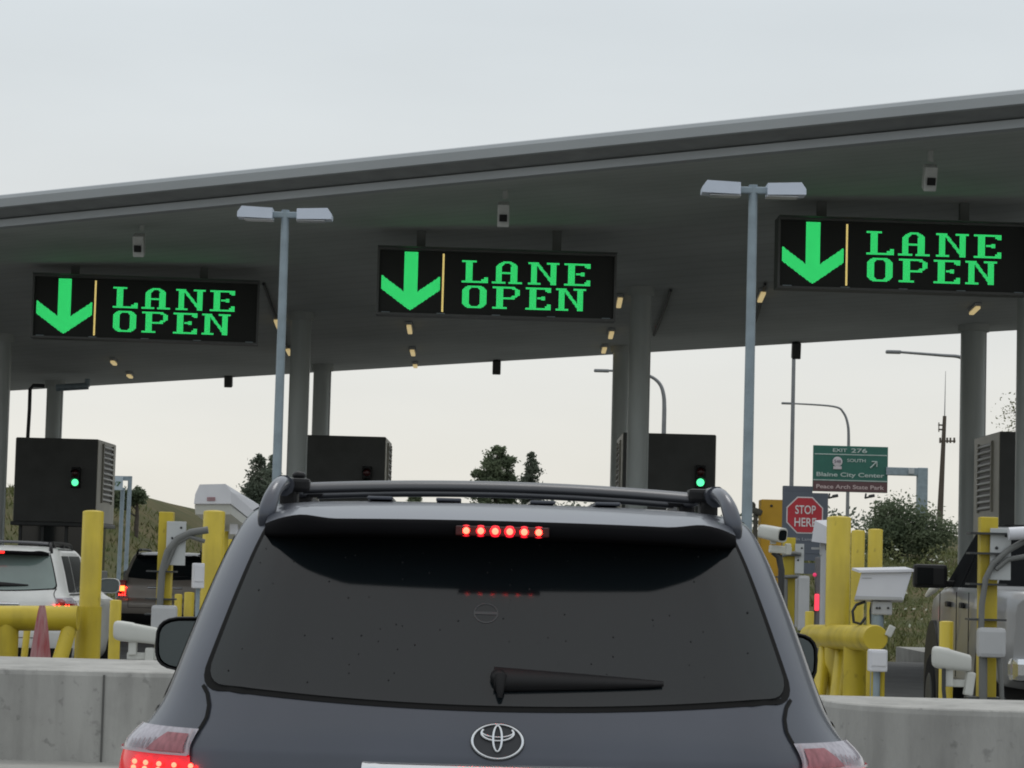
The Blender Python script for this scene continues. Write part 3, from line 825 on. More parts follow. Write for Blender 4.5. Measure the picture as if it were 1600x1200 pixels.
# big lit lamps of the dark SUV (left one shows)
for sg in (-1, 1):
    q = MB().box((sg * .835, .17, 1.00), (.16, .10, .26), bev=.03)
    oq = q.build('taillight_cluster', TL_RED); oq.parent = dsuv
    q2 = MB().box((sg * .83, .115, .97), (.10, .02, .10), bev=.01).build('brake_lamp', mat('brake_lamp_lit', (.5, .1, .02), .3, emit=(1.0, .16, .03), estr=5)); q2.parent = oq
for sg in (-1, 1):
    q = MB().box((sg * .82, .17, 1.0), (.10, .06, .09), bev=.02).build('taillight_cover', TL_RED); q.parent = wsuv

# silver pickup in the right lane
def build_pickup():
    o = thing('silver_pickup', 'silver pickup truck with big black tow mirror in the right lane, partly cut off', 'pickup truck', (0, 0, 0))
    SIL = mat('silver_paint', (.25, .255, .26), .30, .55, var=.06, scale=1.2, coat=.12, spec=.4)
    # body sections along y (y, zbot, ztop, half width)
    sec = [(-.02, .82, 1.38, .93), (.0, .78, 1.42, .97), (.06, .70, 1.44, 1.0), (1.9, .66, 1.44, 1.0), (2.0, .60, 1.46, 1.0), (3.6, .58, 1.46, 1.0), (4.2, .62, 1.44, .99), (4.9, .66, 1.38, .96), (5.25, .70, 1.28, .90), (5.40, .76, 1.18, .78)]
    def ring(y, zb, zt, w):
        h = zt - zb; pr = [(0, 0), (.80, 0), (.95, .03), (1.0, .12), (1.0, .45), (.985, .62), (.985, .78), (.97, .92), (.93, .985), (.84, 1.0), (0, 1.0)]
        pts = [Vector((a * w, y, zb + b * h)) for a, b in pr]
        return pts + [Vector((-q.x, q.y, q.z)) for q in reversed(pts[1:-1])]
    b = MB(); L = [ring(*s_) for s_ in sec]; L = [l + [l[0]] for l in L]
    b.grid(L); b.add(L[0][:-1], [tuple(range(len(L[0]) - 1))]); b.add(L[-1][:-1], [tuple(range(len(L[-1]) - 1))])
    b.build('body', SIL, o)
    # cab
    low = [(-.93, 1.9), (.93, 1.9), (.93, 4.15), (-.93, 4.15)]; top = [(-.74, 2.15), (.74, 2.15), (.74, 3.25), (-.74, 3.25)]
    cb = MB(); rows = []
    for f in np.linspace(0, 1, 7):
        z = 1.43 + .53 * f + (0 if f < 1 else 0); rows.append([Vector((a[0] + (c[0] - a[0]) * f, a[1] + (c[1] - a[1]) * f, z)) for a, c in zip(low, top)])
    for i in range(6):
        for k in range(4):
            cb.add([rows[i][k], rows[i][(k + 1) % 4], rows[i + 1][(k + 1) % 4], rows[i + 1][k]], [(0, 1, 2, 3)])
    cb.add([(-.74, 2.15, 1.96), (.74, 2.15, 1.96), (.74, 3.25, 1.96), (-.74, 3.25, 1.96)], [(0, 1, 2, 3)])
    cb.add([(-.68, 2.2, 1.985), (.68, 2.2, 1.985), (.68, 3.2, 1.985), (-.68, 3.2, 1.985)], [(0, 1, 2, 3)])
    cb.build('cab', SIL, o)
    def face(i, k, lo, hi, a, c, e):
        f0 = [Vector((low[j][0], low[j][1], 1.43)) for j in (i, k)]; f1 = [Vector((top[j][0], top[j][1], 1.96)) for j in (i, k)]
        def pt(s_, t): return (f0[0].lerp(f0[1], s_)).lerp(f1[0].lerp(f1[1], s_), t)
        q = [pt(a, lo), pt(c, lo), pt(c, hi), pt(a, hi)]; n = (q[1] - q[0]).cross(q[3] - q[0]).normalized() * e
        ctr = Vector((0, 2.9, 1.7)); n = n if n.dot(q[0] - ctr) > 0 else -n
        return [v + n for v in q]
    for nm, args in (('side_window', (1, 2, .06, .88, .50, .97)), ('side_window', (1, 2, .06, .88, .06, .46)), ('side_window', (3, 0, .03, .95, .02, .51)), ('side_window', (3, 0, .03, .95, .53, .97)), ('rear_window', (0, 1, .08, .85, .08, .92)), ('windscreen', (2, 3, .03, .96, .02, .98))):
        MB().add(face(*args, .006), [(0, 1, 2, 3)]).build(nm, mat('dark_window', (.012, .013, .014), .5, spec=0), o)
    for sg in (-1, 1):
        mh = MB().box((sg * 1.13, 3.55, 1.54), (.30, .14, .21), bev=.035); mh.box((sg * 1.0, 3.6, 1.48), (.22, .06, .05), bev=.01)
        mo = mh.build('tow_mirror', BLK, o)
        MB().box((sg * 1.18, 3.476, 1.54), (.14, .01, .15), bev=.003).build('mirror_glass', mat('dark_window', (.012, .013, .014), .5, spec=0), mo)
        for yh in (2.35, 3.25): MB().box((sg * 1.005, yh, 1.30), (.035, .16, .05), bev=.012).build('door_handle', BLK, o)
        for yw in (1.05, 4.42):
            MB().tube([(sg * .70, yw, .60), (sg * 1.006, yw, .60)], .54, 30).build('wheel_arch', BLK, o)
            w = MB().tube([(sg * .74, yw, .42), (sg * .76, yw, .42), (sg * 1.0, yw, .42), (sg * 1.02, yw, .42)], [.38, .42, .42, .38], 28).build('wheel', TIRE, o)
            MB().tube([(sg * 1.015, yw, .42), (sg * 1.028, yw, .42)], [.25, .22], 18).build('rim', DARKM, w)
        MB().tube([(sg * .985, 4.95, 1.36), (sg * .97, 4.7, 1.41), (sg * .955, 4.3, 1.45)], [.02, .035, .02], 8).build('fender_highlight', mat('highlight_white', (.62, .62, .60), .4), o)  # highlight along the fender modelled as a white tube
    MB().box((0, -.14, .86), (1.96, .22, .18), bev=.05).build('rear_bumper', CHROME, o)
    MB().box((0, -.03, 1.18), (1.5, .03, .40), bev=.012).build('tailgate', SIL, o)
    MB().box((0, -.05, 1.30), (.26, .02, .06), bev=.008).build('tailgate_handle', BLK, o)
    for sg in (-1, 1):
        for yy in (1.95, 2.72, 3.85): MB().box((sg * 1.001, yy, 1.05), (.006, .012, .72)).build('door_seam', RUB, o)
    MB().box((0, 1.95, 1.455), (1.9, .012, .012)).build('cab_seam', RUB, o)
    return o
pk = build_pickup()
pa = P(1570, 1000, 19.2); pk.location = (pa.x + 1.0, 19.2, 0); pk.rotation_euler = (0, 0, R(-2.5))

# ------------------------------------------------------------------ island furniture
def bollard(px, wpx, ytop, d, label, group='yellow bollards on the islands', ring_=None):
    c = P(px, ytop, d); r = wpx / 2 / F_PX * d; xb = c.x
    o = thing('bollard', label, 'bollard', (xb, d, .12), group)
    MB().post(xb, d, .1, c.z, r, 24, .18).build('pipe', YEL, o)
    MB().tube([(xb, d, .1), (xb, d, .17)], [r * 1.8, r * 1.7], 20).build('base_flange', YEL, o)
    if ring_:
        zr = P(px, ring_[0], d).z
        MB().tube([(xb, d, .17), (xb, d, zr)], r * ring_[1], 24).build('sleeve', YEL, o)
    return o
bollard(146, 33, 797, 27, 'tallest thick yellow bollard at the end of the left pipe rail', ring_=(948, 1.14))
bollard(181, 18, 937, 25, 'short thin yellow bollard beside the long white camera housing')
bollard(335, 34, 797, 26, 'thick tall yellow bollard just left of the SUV roof, under the white hood')
bollard(364, 24, 832, 30, 'yellow bollard half hidden behind the SUV window pillar at left')
bollard(279, 12, 928, 32, 'short yellow bollard, first of three beside the white plate post')
bollard(296, 16, 925, 32.6, 'short yellow bollard, middle of three beside the white plate post')
bollard(313, 11, 923, 33.2, 'short yellow bollard, last of three next to the thick tall bollard')
bollard(1311, 38, 806, 22, 'thickest tall yellow bollard rising behind the yellow pipe guard at right')
bollard(1341, 21, 828, 26, 'yellow bollard right behind the thickest bollard at right')
bollard(1368, 23, 826, 24.5, 'yellow bollard standing above the big white reader housing')
bollard(1265, 14, 955, 26, 'short yellow bollard next to the SUV right mirror')
bollard(1479, 22, 970, 18.2, 'short yellow bollard holding the white camera before the pickup')
bollard(1300, 15, 1020, 24, 'low yellow bollard under the pipe guard')

# left pipe rail
def pipe(b, a, c, r, n=20): return b.tube([a, c], r, n)
d = 26.6; s = d / F_PX
o = thing('pipe_rail', 'yellow thick pipe guard rail on legs above the left concrete wall', 'guard rail', (P(40, 1000, d).x, d, .12))
pipe(MB(), P(-70, 966, d), P(122, 966, d), 19.5 * s).build('rail', YEL, o)
for px, w, dd, lean in ((13, 34, d, 0), (128, 20, d + .6, 0)):
    c = P(px, 966, dd); pipe(MB(), c, (c.x, dd, .1), w / 2 * s).build('leg', YEL, o)
for px, px2, w, dd in ((112, 84, 24, d), (44, 34, 11, d + .9)):
    a = P(px, 970, dd); c = P(px2, 1062, dd - .2); pipe(MB(), a, c, w / 2 * s).build('brace', YEL, o)
# red and white folded flag on the rail
fb = MB(); d2 = 25.4; s2 = d2 / F_PX
REDW = mat('red_white_cloth', (.30, .05, .06), .8, var=.2, scale=2.6, stretch=(9, 9, .9), col2=(.42, .28, .28), bump=.3)
rows = []
for i in range(15):
    f = i / 14; py = 946 + 84 * f; c = P(66 - 3 * f, py, d2); wd = (4 + 11 * f**.8) * s2
    rows.append([c + Vector((wd * .9 * math.cos(a) * (1 + .22 * math.sin(4 * a + 1)), wd * .8 * math.sin(a) * (1 + .22 * math.sin(4 * a + 1)), 0)) for a in [2 * math.pi * k / 28 for k in range(29)]])
fb.grid(rows); 
fo = fb.build('folded_flag', REDW, origin=rows[-1][0]); tag(fo, 'folded red and white striped cloth cone leaning on the yellow pipe rail', 'flag')

# right pipe guard
o = thing('pipe_guard', 'yellow pipe guard with round capped end on legs, right of the dark grey SUV', 'guard rail', (P(1320, 1000, 21.5).x, 21.5, .12))
a, c = P(1266, 994, 23.0), P(1368, 997, 20.2); dr = (c - a).normalized()
MB().tube([a, a + dr * .03, c - dr * .02, c], [.095, .103, .103, .096], 28).build('rail', YEL, o)
k = P(1336, 1000, 21.1); pipe(MB(), k, (k.x, k.y, .1), .095).build('leg', YEL, o)
k = P(1292, 1000, 22.3); q = P(1276, 1110, 21.6); pipe(MB(), k, q, .06).build('brace', YEL, o)
k = P(1318, 1004, 21.9); q = P(1306, 1100, 21.5); pipe(MB(), k, q, .062).build('brace', YEL, o)

# camera in a rounded housing on an arm, nose to the left of the picture (or right)
def long_camera(px0, px1, py0, py1, d, side, label, m=CREAM, droop=.06, tail=1.0):
    s = d / F_PX; L = (px1 - px0) * s; h = (py1 - py0) * s * .86; c = P((px0 + px1) / 2, (py0 + py1) / 2, d)
    o = thing('security_camera', label, 'security camera', c - Vector((0, 0, h)), 'cameras on the island posts')
    b = MB(); G = []
    for f, k in ((0, .55), (.02, .80), (.07, .95), (.16, 1), (.42, 1.0), (.46, .93), (.97, .84 * tail), (1.0, .70 * tail)):
        x = side * (f - .5) * L; zc = -side * 0 + (.5 - f) * droop * L
        G.append([c + Vector((x, math.copysign(abs(math.cos(a))**.5, math.cos(a)) * h * .48 * k, zc + math.copysign(abs(math.sin(a))**.5, math.sin(a)) * h * .5 * k)) for a in [2 * math.pi * i / 24 + .01 for i in range(25)]])
    b.grid(G); b.add(G[0][:-1], [tuple(range(24))]); b.add(G[-1][:-1], [tuple(range(24))]); b.build('housing', m, o)
    return o, c, L, h
o, c, L, h = long_camera(178, 246, 971, 1007, 22.5, 1, 'long white camera housing on a bracket above the left concrete wall', droop=.12)
br = MB(); br.box(c + Vector((-.02, 0, -h * .75)), (.07, .08, h * .7), bev=.01); br.box(c + Vector((.06, .02, -h * 1.15)), (.26, .06, .06), bev=.01); br.box(c + Vector((.13, .0, -h * 1.2)), (.075, .09, .17), bev=.015)
br.box(c + Vector((0, .02, -.31)), (.34, .10, .07), bev=.01)
br.tube([(c.x + .06, c.y + .02, c.z - .3), (c.x + .06, c.y + .02, .12)], .03, 10)
br.build('bracket', CREAM, o)
o, c, L, h = long_camera(1457, 1516, 1011, 1051, 17.6, 1, 'white camera with bulging nose in front of the pickup wheel', droop=.16, tail=.9)
br = MB(); br.box(c + Vector((-.02, 0, -h * .8)), (.06, .07, h * .8), bev=.01); br.box(c + Vector((.06, .02, -h * 1.05)), (.16, .05, .05), bev=.01)
br.box(c + Vector((.125, 0, -h * 1.05)), (.06, .08, .16), Matrix.Rotation(R(8), 3, 'Y'), .012); br.build('bracket', CREAM, o)
MB().tube([c + Vector((-.06, -.05, -h * .4)), c + Vector((-.06, -.06, -.2)), c + Vector((-.035, -.05, -.42)), c + Vector((-.03, 0, -.9))], .014, 8).build('cable', DARKM, o)

# camera with open hood at the SUV right shoulder
d = 23; s = d / F_PX
c = P(1206, 833, d); o = thing('security_camera', 'white camera with dark open lens hood, right of the SUV roof', 'security camera', P(1215, 880, d), 'cameras on the island posts')
rot = Matrix.Rotation(R(38), 3, 'Z') @ Matrix.Rotation(R(8), 3, 'X')
hb = MB(); G = []
for yy, k in ((.14, .7), (.12, .95), (.0, 1), (-.13, 1.02), (-.14, .96)):
    G.append([c + rot @ Vector((math.copysign(abs(math.cos(a))**.5, math.cos(a)) * .062 * k, yy, math.copysign(abs(math.sin(a))**.6, math.sin(a)) * .064 * k)) for a in [2 * math.pi * i / 24 + .01 for i in range(25)]])
hb.grid(G); hb.add(G[0][:-1], [tuple(range(24))]); hb.add(G[-1][:-1], [tuple(range(24))]); hb.build('housing', CREAM, o)
MB().add([c + rot @ Vector((math.copysign(abs(math.cos(a))**.5, math.cos(a)) * .048, -.143, math.copysign(abs(math.sin(a))**.6, math.sin(a)) * .048)) for a in [2 * math.pi * i / 24 for i in range(24)]], [tuple(range(24))]).build('lens', GLASS, o)
br = MB(); br.box(P(1219, 859, d), (.20, .09, .07), Matrix.Rotation(R(4), 3, 'Y'), .015); br.box(P(1231, 858, d), (.05, .1, .1), bev=.01); br.box(P(1208, 846, d), (.05, .05, .05)); br.build('bracket', CREAM, o)
MB().tube([P(1208, 862, d), P(1217, 870, d), P(1221, 890, d), (P(1222, 900, d).x, d, .1)], .03, 10).build('arm', DARKM, o)

# plate posts with conduits and junction box
def plate_post(px, wpx, ytop, d, plate, box, label, arcs, straps, cap=True):
    s = d / F_PX; c = P(px, ytop, d); o = thing('equipment_post', label, 'post', (c.x, d, .12), 'posts with grey plates and conduits')
    MB().box((c.x, d, (c.z + .1) / 2), (wpx * s, wpx * s, c.z - .1), bev=.008).build('post', YEL, o)
    x0, y0, x1, y1 = plate; pc = P((x0 + x1) / 2, (y0 + y1) / 2, d - .10)
    pm_ = MB().box(pc, ((x1 - x0) * s, .025, (y1 - y0) * s), bev=.004).build('plate', mat('plate_grey', (.44, .46, .46), .5, var=.05), o)
    bl = MB()
    for dx, dz in ((.25, .36), (-.2, .12), (-.15, -.05)): bl.ball(pc + Vector((dx * (x1 - x0) * s, -.014, dz * (y1 - y0) * s)), .012, 8)
    bl.build('bolt', DARKM, pm_)
    x0, y0, x1, y1 = box; bc = P((x0 + x1) / 2, (y0 + y1) / 2, d - .16)
    MB().box(bc, ((x1 - x0) * s, .12, (y1 - y0) * s), bev=.03).build('junction_box', GREYBOX, o)
    cd = MB()
    for arc, r in arcs: cd.tube([P(x, y, d - .14) for x, y in arc], r, 8)
    cd.build('conduit', mat('conduit_grey', (.13, .135, .13), .6), o)
    for y in straps: MB().box((c.x - .02, d - .06, P(px, y, d).z), (wpx * s + .14, wpx * s + .05, .014)).build('strap', DARKM, o)
    return o
plate_post(261, 22, 800, 24, (260, 815, 290, 883), (237, 946, 276, 985), 'yellow post with pale plate and arched conduit, before the dark taupe SUV',
           [([(247, 1060), (247, 985), (250, 940), (253, 895), (262, 862), (278, 842), (298, 832), (325, 828)], .034), ([(258, 890), (275, 850), (296, 838), (320, 846)], .02), ([(254, 990), (254, 1060)], .05)], (893, 936, 960))
plate_post(1544, 27, 808, 18.2, (1547, 826, 1579, 906), (1527, 981, 1570, 1027), 'yellow post with pale plate and looping conduits, left of the pickup tailgate',
           [([(1533, 985), (1534, 945), (1540, 905), (1552, 880), (1575, 860), (1610, 840)], .022), ([(1556, 890), (1575, 874), (1612, 868)], .018), ([(1536, 1026), (1536, 1110)], .03), ([(1560, 1026), (1564, 1060), (1566, 1110)], .018)], (834, 865, 913, 968, 1090))
b = MB(); pc = P(1590, 834, 18.1); b.tube([P(1576, 834, 18.0), P(1612, 832, 18.0)], .045, 12)
tag(b.build('cylinder_lamp', WHT, origin=pc), 'white cylinder mounted beside the pale plate at the right photo edge', 'lamp')
plate_post(1233, 19, 840, 29, (1242, 850, 1256, 896), (1246, 900, 1264, 985), 'thin yellow post with narrow pale plate and grey cabinet behind the hooded camera',
           [([(1222, 868), (1240, 864), (1252, 866)], .02), ([(1215, 902), (1250, 900)], .02), ([(1228, 905), (1228, 990)], .02)], (868, 902))
# small white box and low detail behind
def small_box(px0, py0, px1, py1, d, label, m=WHT, depth=.14, rz=0, name='white_box', leg=True):
    s = d / F_PX; c = P((px0 + px1) / 2, (py0 + py1) / 2, d); o = thing(name, label, 'equipment box', (c.x, d, .12), 'white equipment boxes on the islands')
    rot = Matrix.Rotation(R(rz), 3, 'Z'); w, h = (px1 - px0) * s, (py1 - py0) * s
    MB().box(c, (w, depth, h), rot, min(.02, w * .1)).build('case', m, o)
    MB().box(c + rot @ Vector((0, -depth / 2 - .004, h * .08)), (w * .82, .01, h * .62), rot, .002).build('cover', m, o)
    if leg: MB().tube([(c.x, d + .03, c.z - h / 2 + .02), (c.x, d + .03, .1)], min(.03, w * .2), 8).build('stem', GALV, o)
    return o
small_box(301, 880, 318, 919, 25.3, 'narrow white box beside the thick tall bollard at left', rz=15)
small_box(1357, 1015, 1385, 1049, 19.6, 'white box under the capped end of the yellow pipe guard')
small_box(1244, 905, 1262, 980, 31, 'tall grey cabinet left of the red signal lamp', GREYBOX, .3, leg=False, name='grey_cabinet')
yb = MB(); p_ = P(1372, 1050, 19.7)
for dx in (-.03, .03): yb.tube([(p_.x + dx, 19.7, P(1372, 1046, 19.7).z), (p_.x + dx, 19.7, .1)], .022, 10)
tag(yb.build('conduit_pair', YEL, origin=(p_.x, 19.7, .1)), 'pair of thin yellow pipes under the white box by the pipe guard', 'pipes')

# big reader housings
d = 20.6; s = d / F_PX
o = thing('plate_reader', 'big white slanted reader housing on a mount, before the grassy bank', 'plate reader', (P(1378, 960, d).x, d, .12))
quad = [(1346, 895), (1425, 893), (1411, 938), (1335, 937)]
fr = [P(x, y, d) for x, y in quad]; bk = [v + Vector((.05, .34, -.02)) for v in fr]
b = MB(); b.add(fr + bk, [(0, 1, 2, 3), (4, 7, 6, 5), (0, 4, 5, 1), (1, 5, 6, 2), (2, 6, 7, 3), (3, 7, 4, 0)]); b.build('housing', WHT, o)
cc = sum(fr, Vector()) / 4
b = MB(); v0 = [P(1342, 891, d), P(1427, 889.5, d)]
b.add([v0[0] + Vector((0, -.03, 0)), v0[1] + Vector((0, -.03, 0)), v0[1] + Vector((0, .42, .02)), v0[0] + Vector((0, .42, .02)), v0[0] + Vector((0, -.03, -.02)), v0[1] + Vector((0, -.03, -.02)), v0[1] + Vector((0, .42, 0)), v0[0] + Vector((0, .42, 0))],
      [(0, 1, 2, 3), (4, 7, 6, 5), (0, 4, 5, 1), (1, 5, 6, 2), (2, 6, 7, 3), (3, 7, 4, 0)]); b.build('sun_shield', WHT, o)
b = MB(); b.add([P(x, y, d - .006) for x, y in ((1336, 931), (1409, 933), (1411, 937), (1335, 936))], [(0, 1, 2, 3)]); b.build('lip', GREYBOX, o)
b = MB(); b.add([P(x, y, d - .004) for x, y in ((1347, 902.5), (1362, 902.5), (1362, 904), (1347, 904))], [(0, 1, 2, 3)]); b.build('mark', GREYBOX, o)
MB().box(P(1377, 950, d + .1), (.16, .12, .11), bev=.012).build('mount', GREYBOX, o)
mb_ = MB()
for px in (1370, 1374.5, 1388): mb_.ball(P(px, 950, d + .03), .010, 8)
mb_.build('bolt', DARKM, o)
pz = P(1371, 960, d + .1); MB().tube([pz, (pz.x, pz.y, .1)], .05, 12).build('stem', GALV, o)
cb_ = MB(); cb_.tube([P(x, y, d + .12) for x, y in ((1352, 940), (1338, 945), (1332, 955), (1334, 972), (1345, 975), (1352, 965))], .012, 8)
cb_.tube([P(x, y, d + .12) for x, y in ((1362, 942), (1360, 955), (1361, 975))], .010, 8); cb_.build('cable', DARKM, o)
MB().box(P(1391, 986, d - .4), (.055, .03, .09), Matrix.Rotation(R(25), 3, 'Y'), .01).build('padlock', CREAM, o)

d = 27.5; s = d / F_PX
o = thing('plate_reader', 'big white peaked reader hood atop the left island bollard, beside the SUV roof', 'plate reader', (P(340, 860, d).x, d, .12))
fr = [P(303, 787, d), P(361, 787, d), P(361, 768, d), P(352, 756, d), P(312, 757, d), P(305, 772, d)]
bk = [P(x, y, d + .75) for x, y in ((352, 826), (412, 828), (412, 812), (404, 788), (362, 790), (354, 808))]
b = MB(); n = 6; b.add(fr + bk, [tuple(range(6)), tuple(range(6, 12))[::-1]] + [(i, (i + 1) % n, n + (i + 1) % n, n + i) for i in range(n)]); b.build('hood', WHT, o)
b = MB(); q = [P(304, 789, d + .03), P(360, 789, d + .03), P(412, 830, d + .72), P(356, 828, d + .72)]
b.add(q + [v + Vector((.01, .02, -.10)) for v in q], [(0, 1, 2, 3), (4, 7, 6, 5), (0, 4, 5, 1), (1, 5, 6, 2), (2, 6, 7, 3), (3, 7, 4, 0)]); b.build('tray', CREAM, o)
wb = MB()
for i_ in range(2):
    for k_ in range(6): wb.box(P(324.5 + k_ * 2.2, 778 + i_ * 3.2, d - .008), (.010, .006, .016))
wb.build('warning_print', mat('red_print', (.30, .10, .12), .6), o)
MB().box(P(366, 818, d + .35), (.09, .09, .24), bev=.01).build('bracket', WHT, o)
z_ = P(350, 830, d + .4); MB().tube([(z_.x, d + .4, z_.z), (z_.x, d + .4, .1)], .05, 12).build('stem', YEL, o)

d = 24.5; s = d / F_PX
o = thing('plate_reader', 'white angular reader housing overlapping the STOP HERE sign', 'plate reader', (P(1290, 860, d).x, d, .12))
fr = [P(x, y, d) for x, y in ((1268, 846), (1273, 813), (1292, 823), (1296, 850))]; bk = [P(x, y, d + .5) for x, y in ((1298, 848), (1300, 812), (1318, 812), (1318, 850))]
b = MB(); b.add(fr + bk, [(0, 1, 2, 3), (4, 7, 6, 5), (0, 4, 5, 1), (1, 5, 6, 2), (2, 6, 7, 3), (3, 7, 4, 0)]); b.build('housing', WHT, o)
b = MB(); b.box(P(1285, 858, d + .1), (.05, .05, .12), bev=.01); b.box(P(1277, 857, d + .1), (.11, .03, .02)); z_ = P(1288, 860, d + .1); b.tube([(z_.x, d + .1, z_.z), (z_.x, d + .1, .1)], .035, 10); b.build('mount', GREYBOX, o)

# red signal lamp right
c = P(1275, 941, 31); o = thing('red_signal', 'slim dark signal post with glowing red lamp between the right bollards', 'signal', (c.x, 31, .12))
MB().box((c.x + .05, 31, (P(1278, 870, 31).z + .1) / 2), (.13, .12, P(1278, 870, 31).z - .1), bev=.02).build('post', mat('signal_grey', (.12, .12, .125), .5), o)
MB().box((c.x, 30.92, c.z), (.055, .03, .20), bev=.012).build('red_lamp', mat('red_lamp', (.5, .02, .04), .3, emit=(1, .05, .09), estr=1.3), o)
MB().ball((c.x - .03, 30.93, P(1271, 898, 31).z), .025, 8).build('red_dot', mat('red_lamp_dim', (.5, .02, .08), .3, emit=(.6, .03, .12), estr=.8), o)

# orange-yellow cabinet
d = 36; c = P(1200, 781, d); s = d / F_PX
o = thing('gate_cabinet', 'tall orange yellow cabinet behind the hooded camera, right of the lamp post', 'cabinet', (P(1203, 850, d).x, d, .12))
cx = P(1203, 850, d).x + .02
MB().box((cx, d, (c.z + .1) / 2), (38 * s, .4, c.z - .1), bev=.015).build('case', YELO, o)
MB().ball((P(1203, 791, d).x, d - .21, P(1203, 791, d).z), .02, 8).build('lock', DARKM, o)
MB().box((cx - .05, d - .204, 1.2), (30 * s * .8, .012, 1.9), bev=.004).build('door', YELO, o)
dk = MB(); q = P(1181, 797, d - .4)
dk.box(q + Vector((0.01, 0, -.02)), (.16, .14, .09), Matrix.Rotation(R(20), 3, 'Y'), .03); dk.ball(q + Vector((-.06, 0, .06)), .06, 10); dk.tube([q, (q.x - .02, q.y, .1)], .03, 8)
tag(dk.build('small_fixture', mat('dark_fixture', (.06, .055, .04), .6), origin=(q.x, q.y, .1)), 'small dark fixture beside the lamp post, before the orange yellow cabinet', 'lamp')  # dark shape of unclear kind, built as a small fixture

# stop here sign
d = 33; s = d / F_PX
c = P(1257, 805, d); o = thing('stop_sign', 'grey sign panel with red STOP HERE octagon, right of the SUV roof', 'sign', (c.x, d, .12))
q = P(1257.5, 817.5, d)
MB().box(q, (71 * s, .04, 95 * s), bev=.004).build('panel', mat('sign_slate', (.085, .10, .125), .6, var=.06), o)
def octo(r, y, m, nm, par):
    MB().add([(c.x + r * math.cos(R(22.5 + 45 * k)), y, c.z + r * math.sin(R(22.5 + 45 * k))) for k in range(8)], [tuple(range(8))[::-1]]).build(nm, m, par, fix=False)
Rr = 31 * s
WS = mat('sign_white', (.62, .60, .60), .5, var=.04)
octo(Rr, d - .024, WS, 'octagon_border', o); octo(Rr * .935, d - .030, mat('sign_red', (.40, .018, .03), .5, var=.05), 'octagon', o)
text('STOP', (c.x + 1 * s, d - .036, c.z + 8.5 * s), 13.5 * s, WS, o, 'lettering', width=32 * s, font_bold=.012)
text('HERE', (c.x + 1 * s, d - .036, c.z - 11 * s), 13.5 * s, WS, o, 'lettering', width=34 * s, font_bold=.012)
bpy.context.view_layer.update()
text('In Lane', (P(1256, 842, d).x, d - .03, P(1256, 842.5, d).z), 4.5 * s, mat('sign_dim_white', (.35, .37, .40), .5), o, 'small_lettering', width=24 * s)
for px, py, w_, h_ in ((1256, 869, 44, 14), (1257, 888, 46, 17)):
    MB().box(P(px, py, d), (w_ * s, .03, h_ * s), bev=.003).build('lower_panel', mat('sign_slate', (.085, .10, .125), .6), o)
for sx in (-1, 1): MB().box((c.x + sx * 24 * s, d + .06, c.z / 2), (.06, .06, c.z), bev=.005).build('post', GALV, o)
MB().box(P(1246, 767, d + .1), (46 * s, .1, 15 * s), bev=.01).build('back_panel', mat('sign_slate', (.085, .10, .125), .6), o)

# ------------------------------------------------------------------ background structures
d = 130; s = d / F_PX
GRN = mat('highway_green', (.018, .12, .092), .5, var=.05); BRN = mat('park_brown', (.095, .045, .05), .5, var=.05)
TXT = mat('sign_text_dim', (.42, .50, .48), .5)
gc = P(1328.5, 733, d)
o = thing('exit_sign', 'green EXIT 276 highway sign with brown strip on a grey overhead arm', 'road sign', (P(1441, 860, d).x, d, ground_z(P(1441, 860, d).x, d)))
Wp, Hp = 117 * s, 72 * s
MB().box(gc, (Wp, .12, Hp), bev=.02).build('panel', GRN, o)
MB().box((gc.x, d - .075, gc.z - Hp / 2 + 8.5 * s), (Wp - .04, .03, 16 * s)).build('park_strip', BRN, o)
ln = MB()
ln.box((gc.x, d - .07, gc.z + Hp / 2 - 13.5 * s), (Wp - .12, .02, 1.4 * s)); ln.box((gc.x, d - .07, gc.z - Hp / 2 + 18 * s), (Wp - .06, .02, 1.4 * s)); ln.build('divider', TXT, o)
def gt(t, px, pz, h, w, nm='lettering', m=TXT): return text(t, (gc.x + px * s, d - .10, gc.z + pz * s), h * s, m, o, nm, width=w * s, font_bold=.02)
gt('EXIT', -17, 29, 5.5, 22); gt('276', 13, 29, 7, 25); gt('SOUTH', 9, 13.5, 5, 29); gt('Blaine City Center', 0, -10, 8.6, 106)
gt('Peace Arch State Park', 0, -28, 6.5, 106, m=mat('strip_text', (.45, .36, .36), .5))
sh_ = MB(); sh_.ball((gc.x - 20.5 * s, d - .10, gc.z + 11 * s), (7.8 * s, .03, 7.8 * s), 20); sh_.box((gc.x - 20.5 * s, d - .10, gc.z + 1.5 * s), (13 * s, .05, 4.5 * s)); sh_.build('route_shield', mat('shield', (.50, .47, .50), .5), o)
text('548', (gc.x - 20.5 * s, d - .15, gc.z + 11.5 * s), 5 * s, mat('shield_dark', (.12, .09, .14), .5), o, 'route_number', width=10 * s)
ar = MB(); A0 = Vector((gc.x + 31 * s, d - .10, gc.z - .0 * s + 2.5 * s)); A1 = A0 + Vector((10 * s, 0, 10 * s))
ar.tube([A0, A1], 1.1 * s, 8); ar.tube([A1 + Vector((-8 * s, 0, 0)), A1, A1 + Vector((0, 0, -8 * s))], 1.0 * s, 8); ar.build('arrow', TXT, o)
MB().box(P(1414, 737, d), (60 * s, .42, 12.5 * s), bev=.03).build('arm', GALV, o)
MB().box(P(1424, 736, d - .3), (9 * s, .1, 9 * s)).build('arm_plate', mat('pale_plate', (.42, .45, .47), .5), o)
pz = P(1441, 731, d); gz = ground_z(pz.x, d)
MB().box((pz.x, d, (pz.z + gz) / 2 - .3), (16 * s, .5, pz.z - gz + .6), bev=.04).build('post', GALV, o)
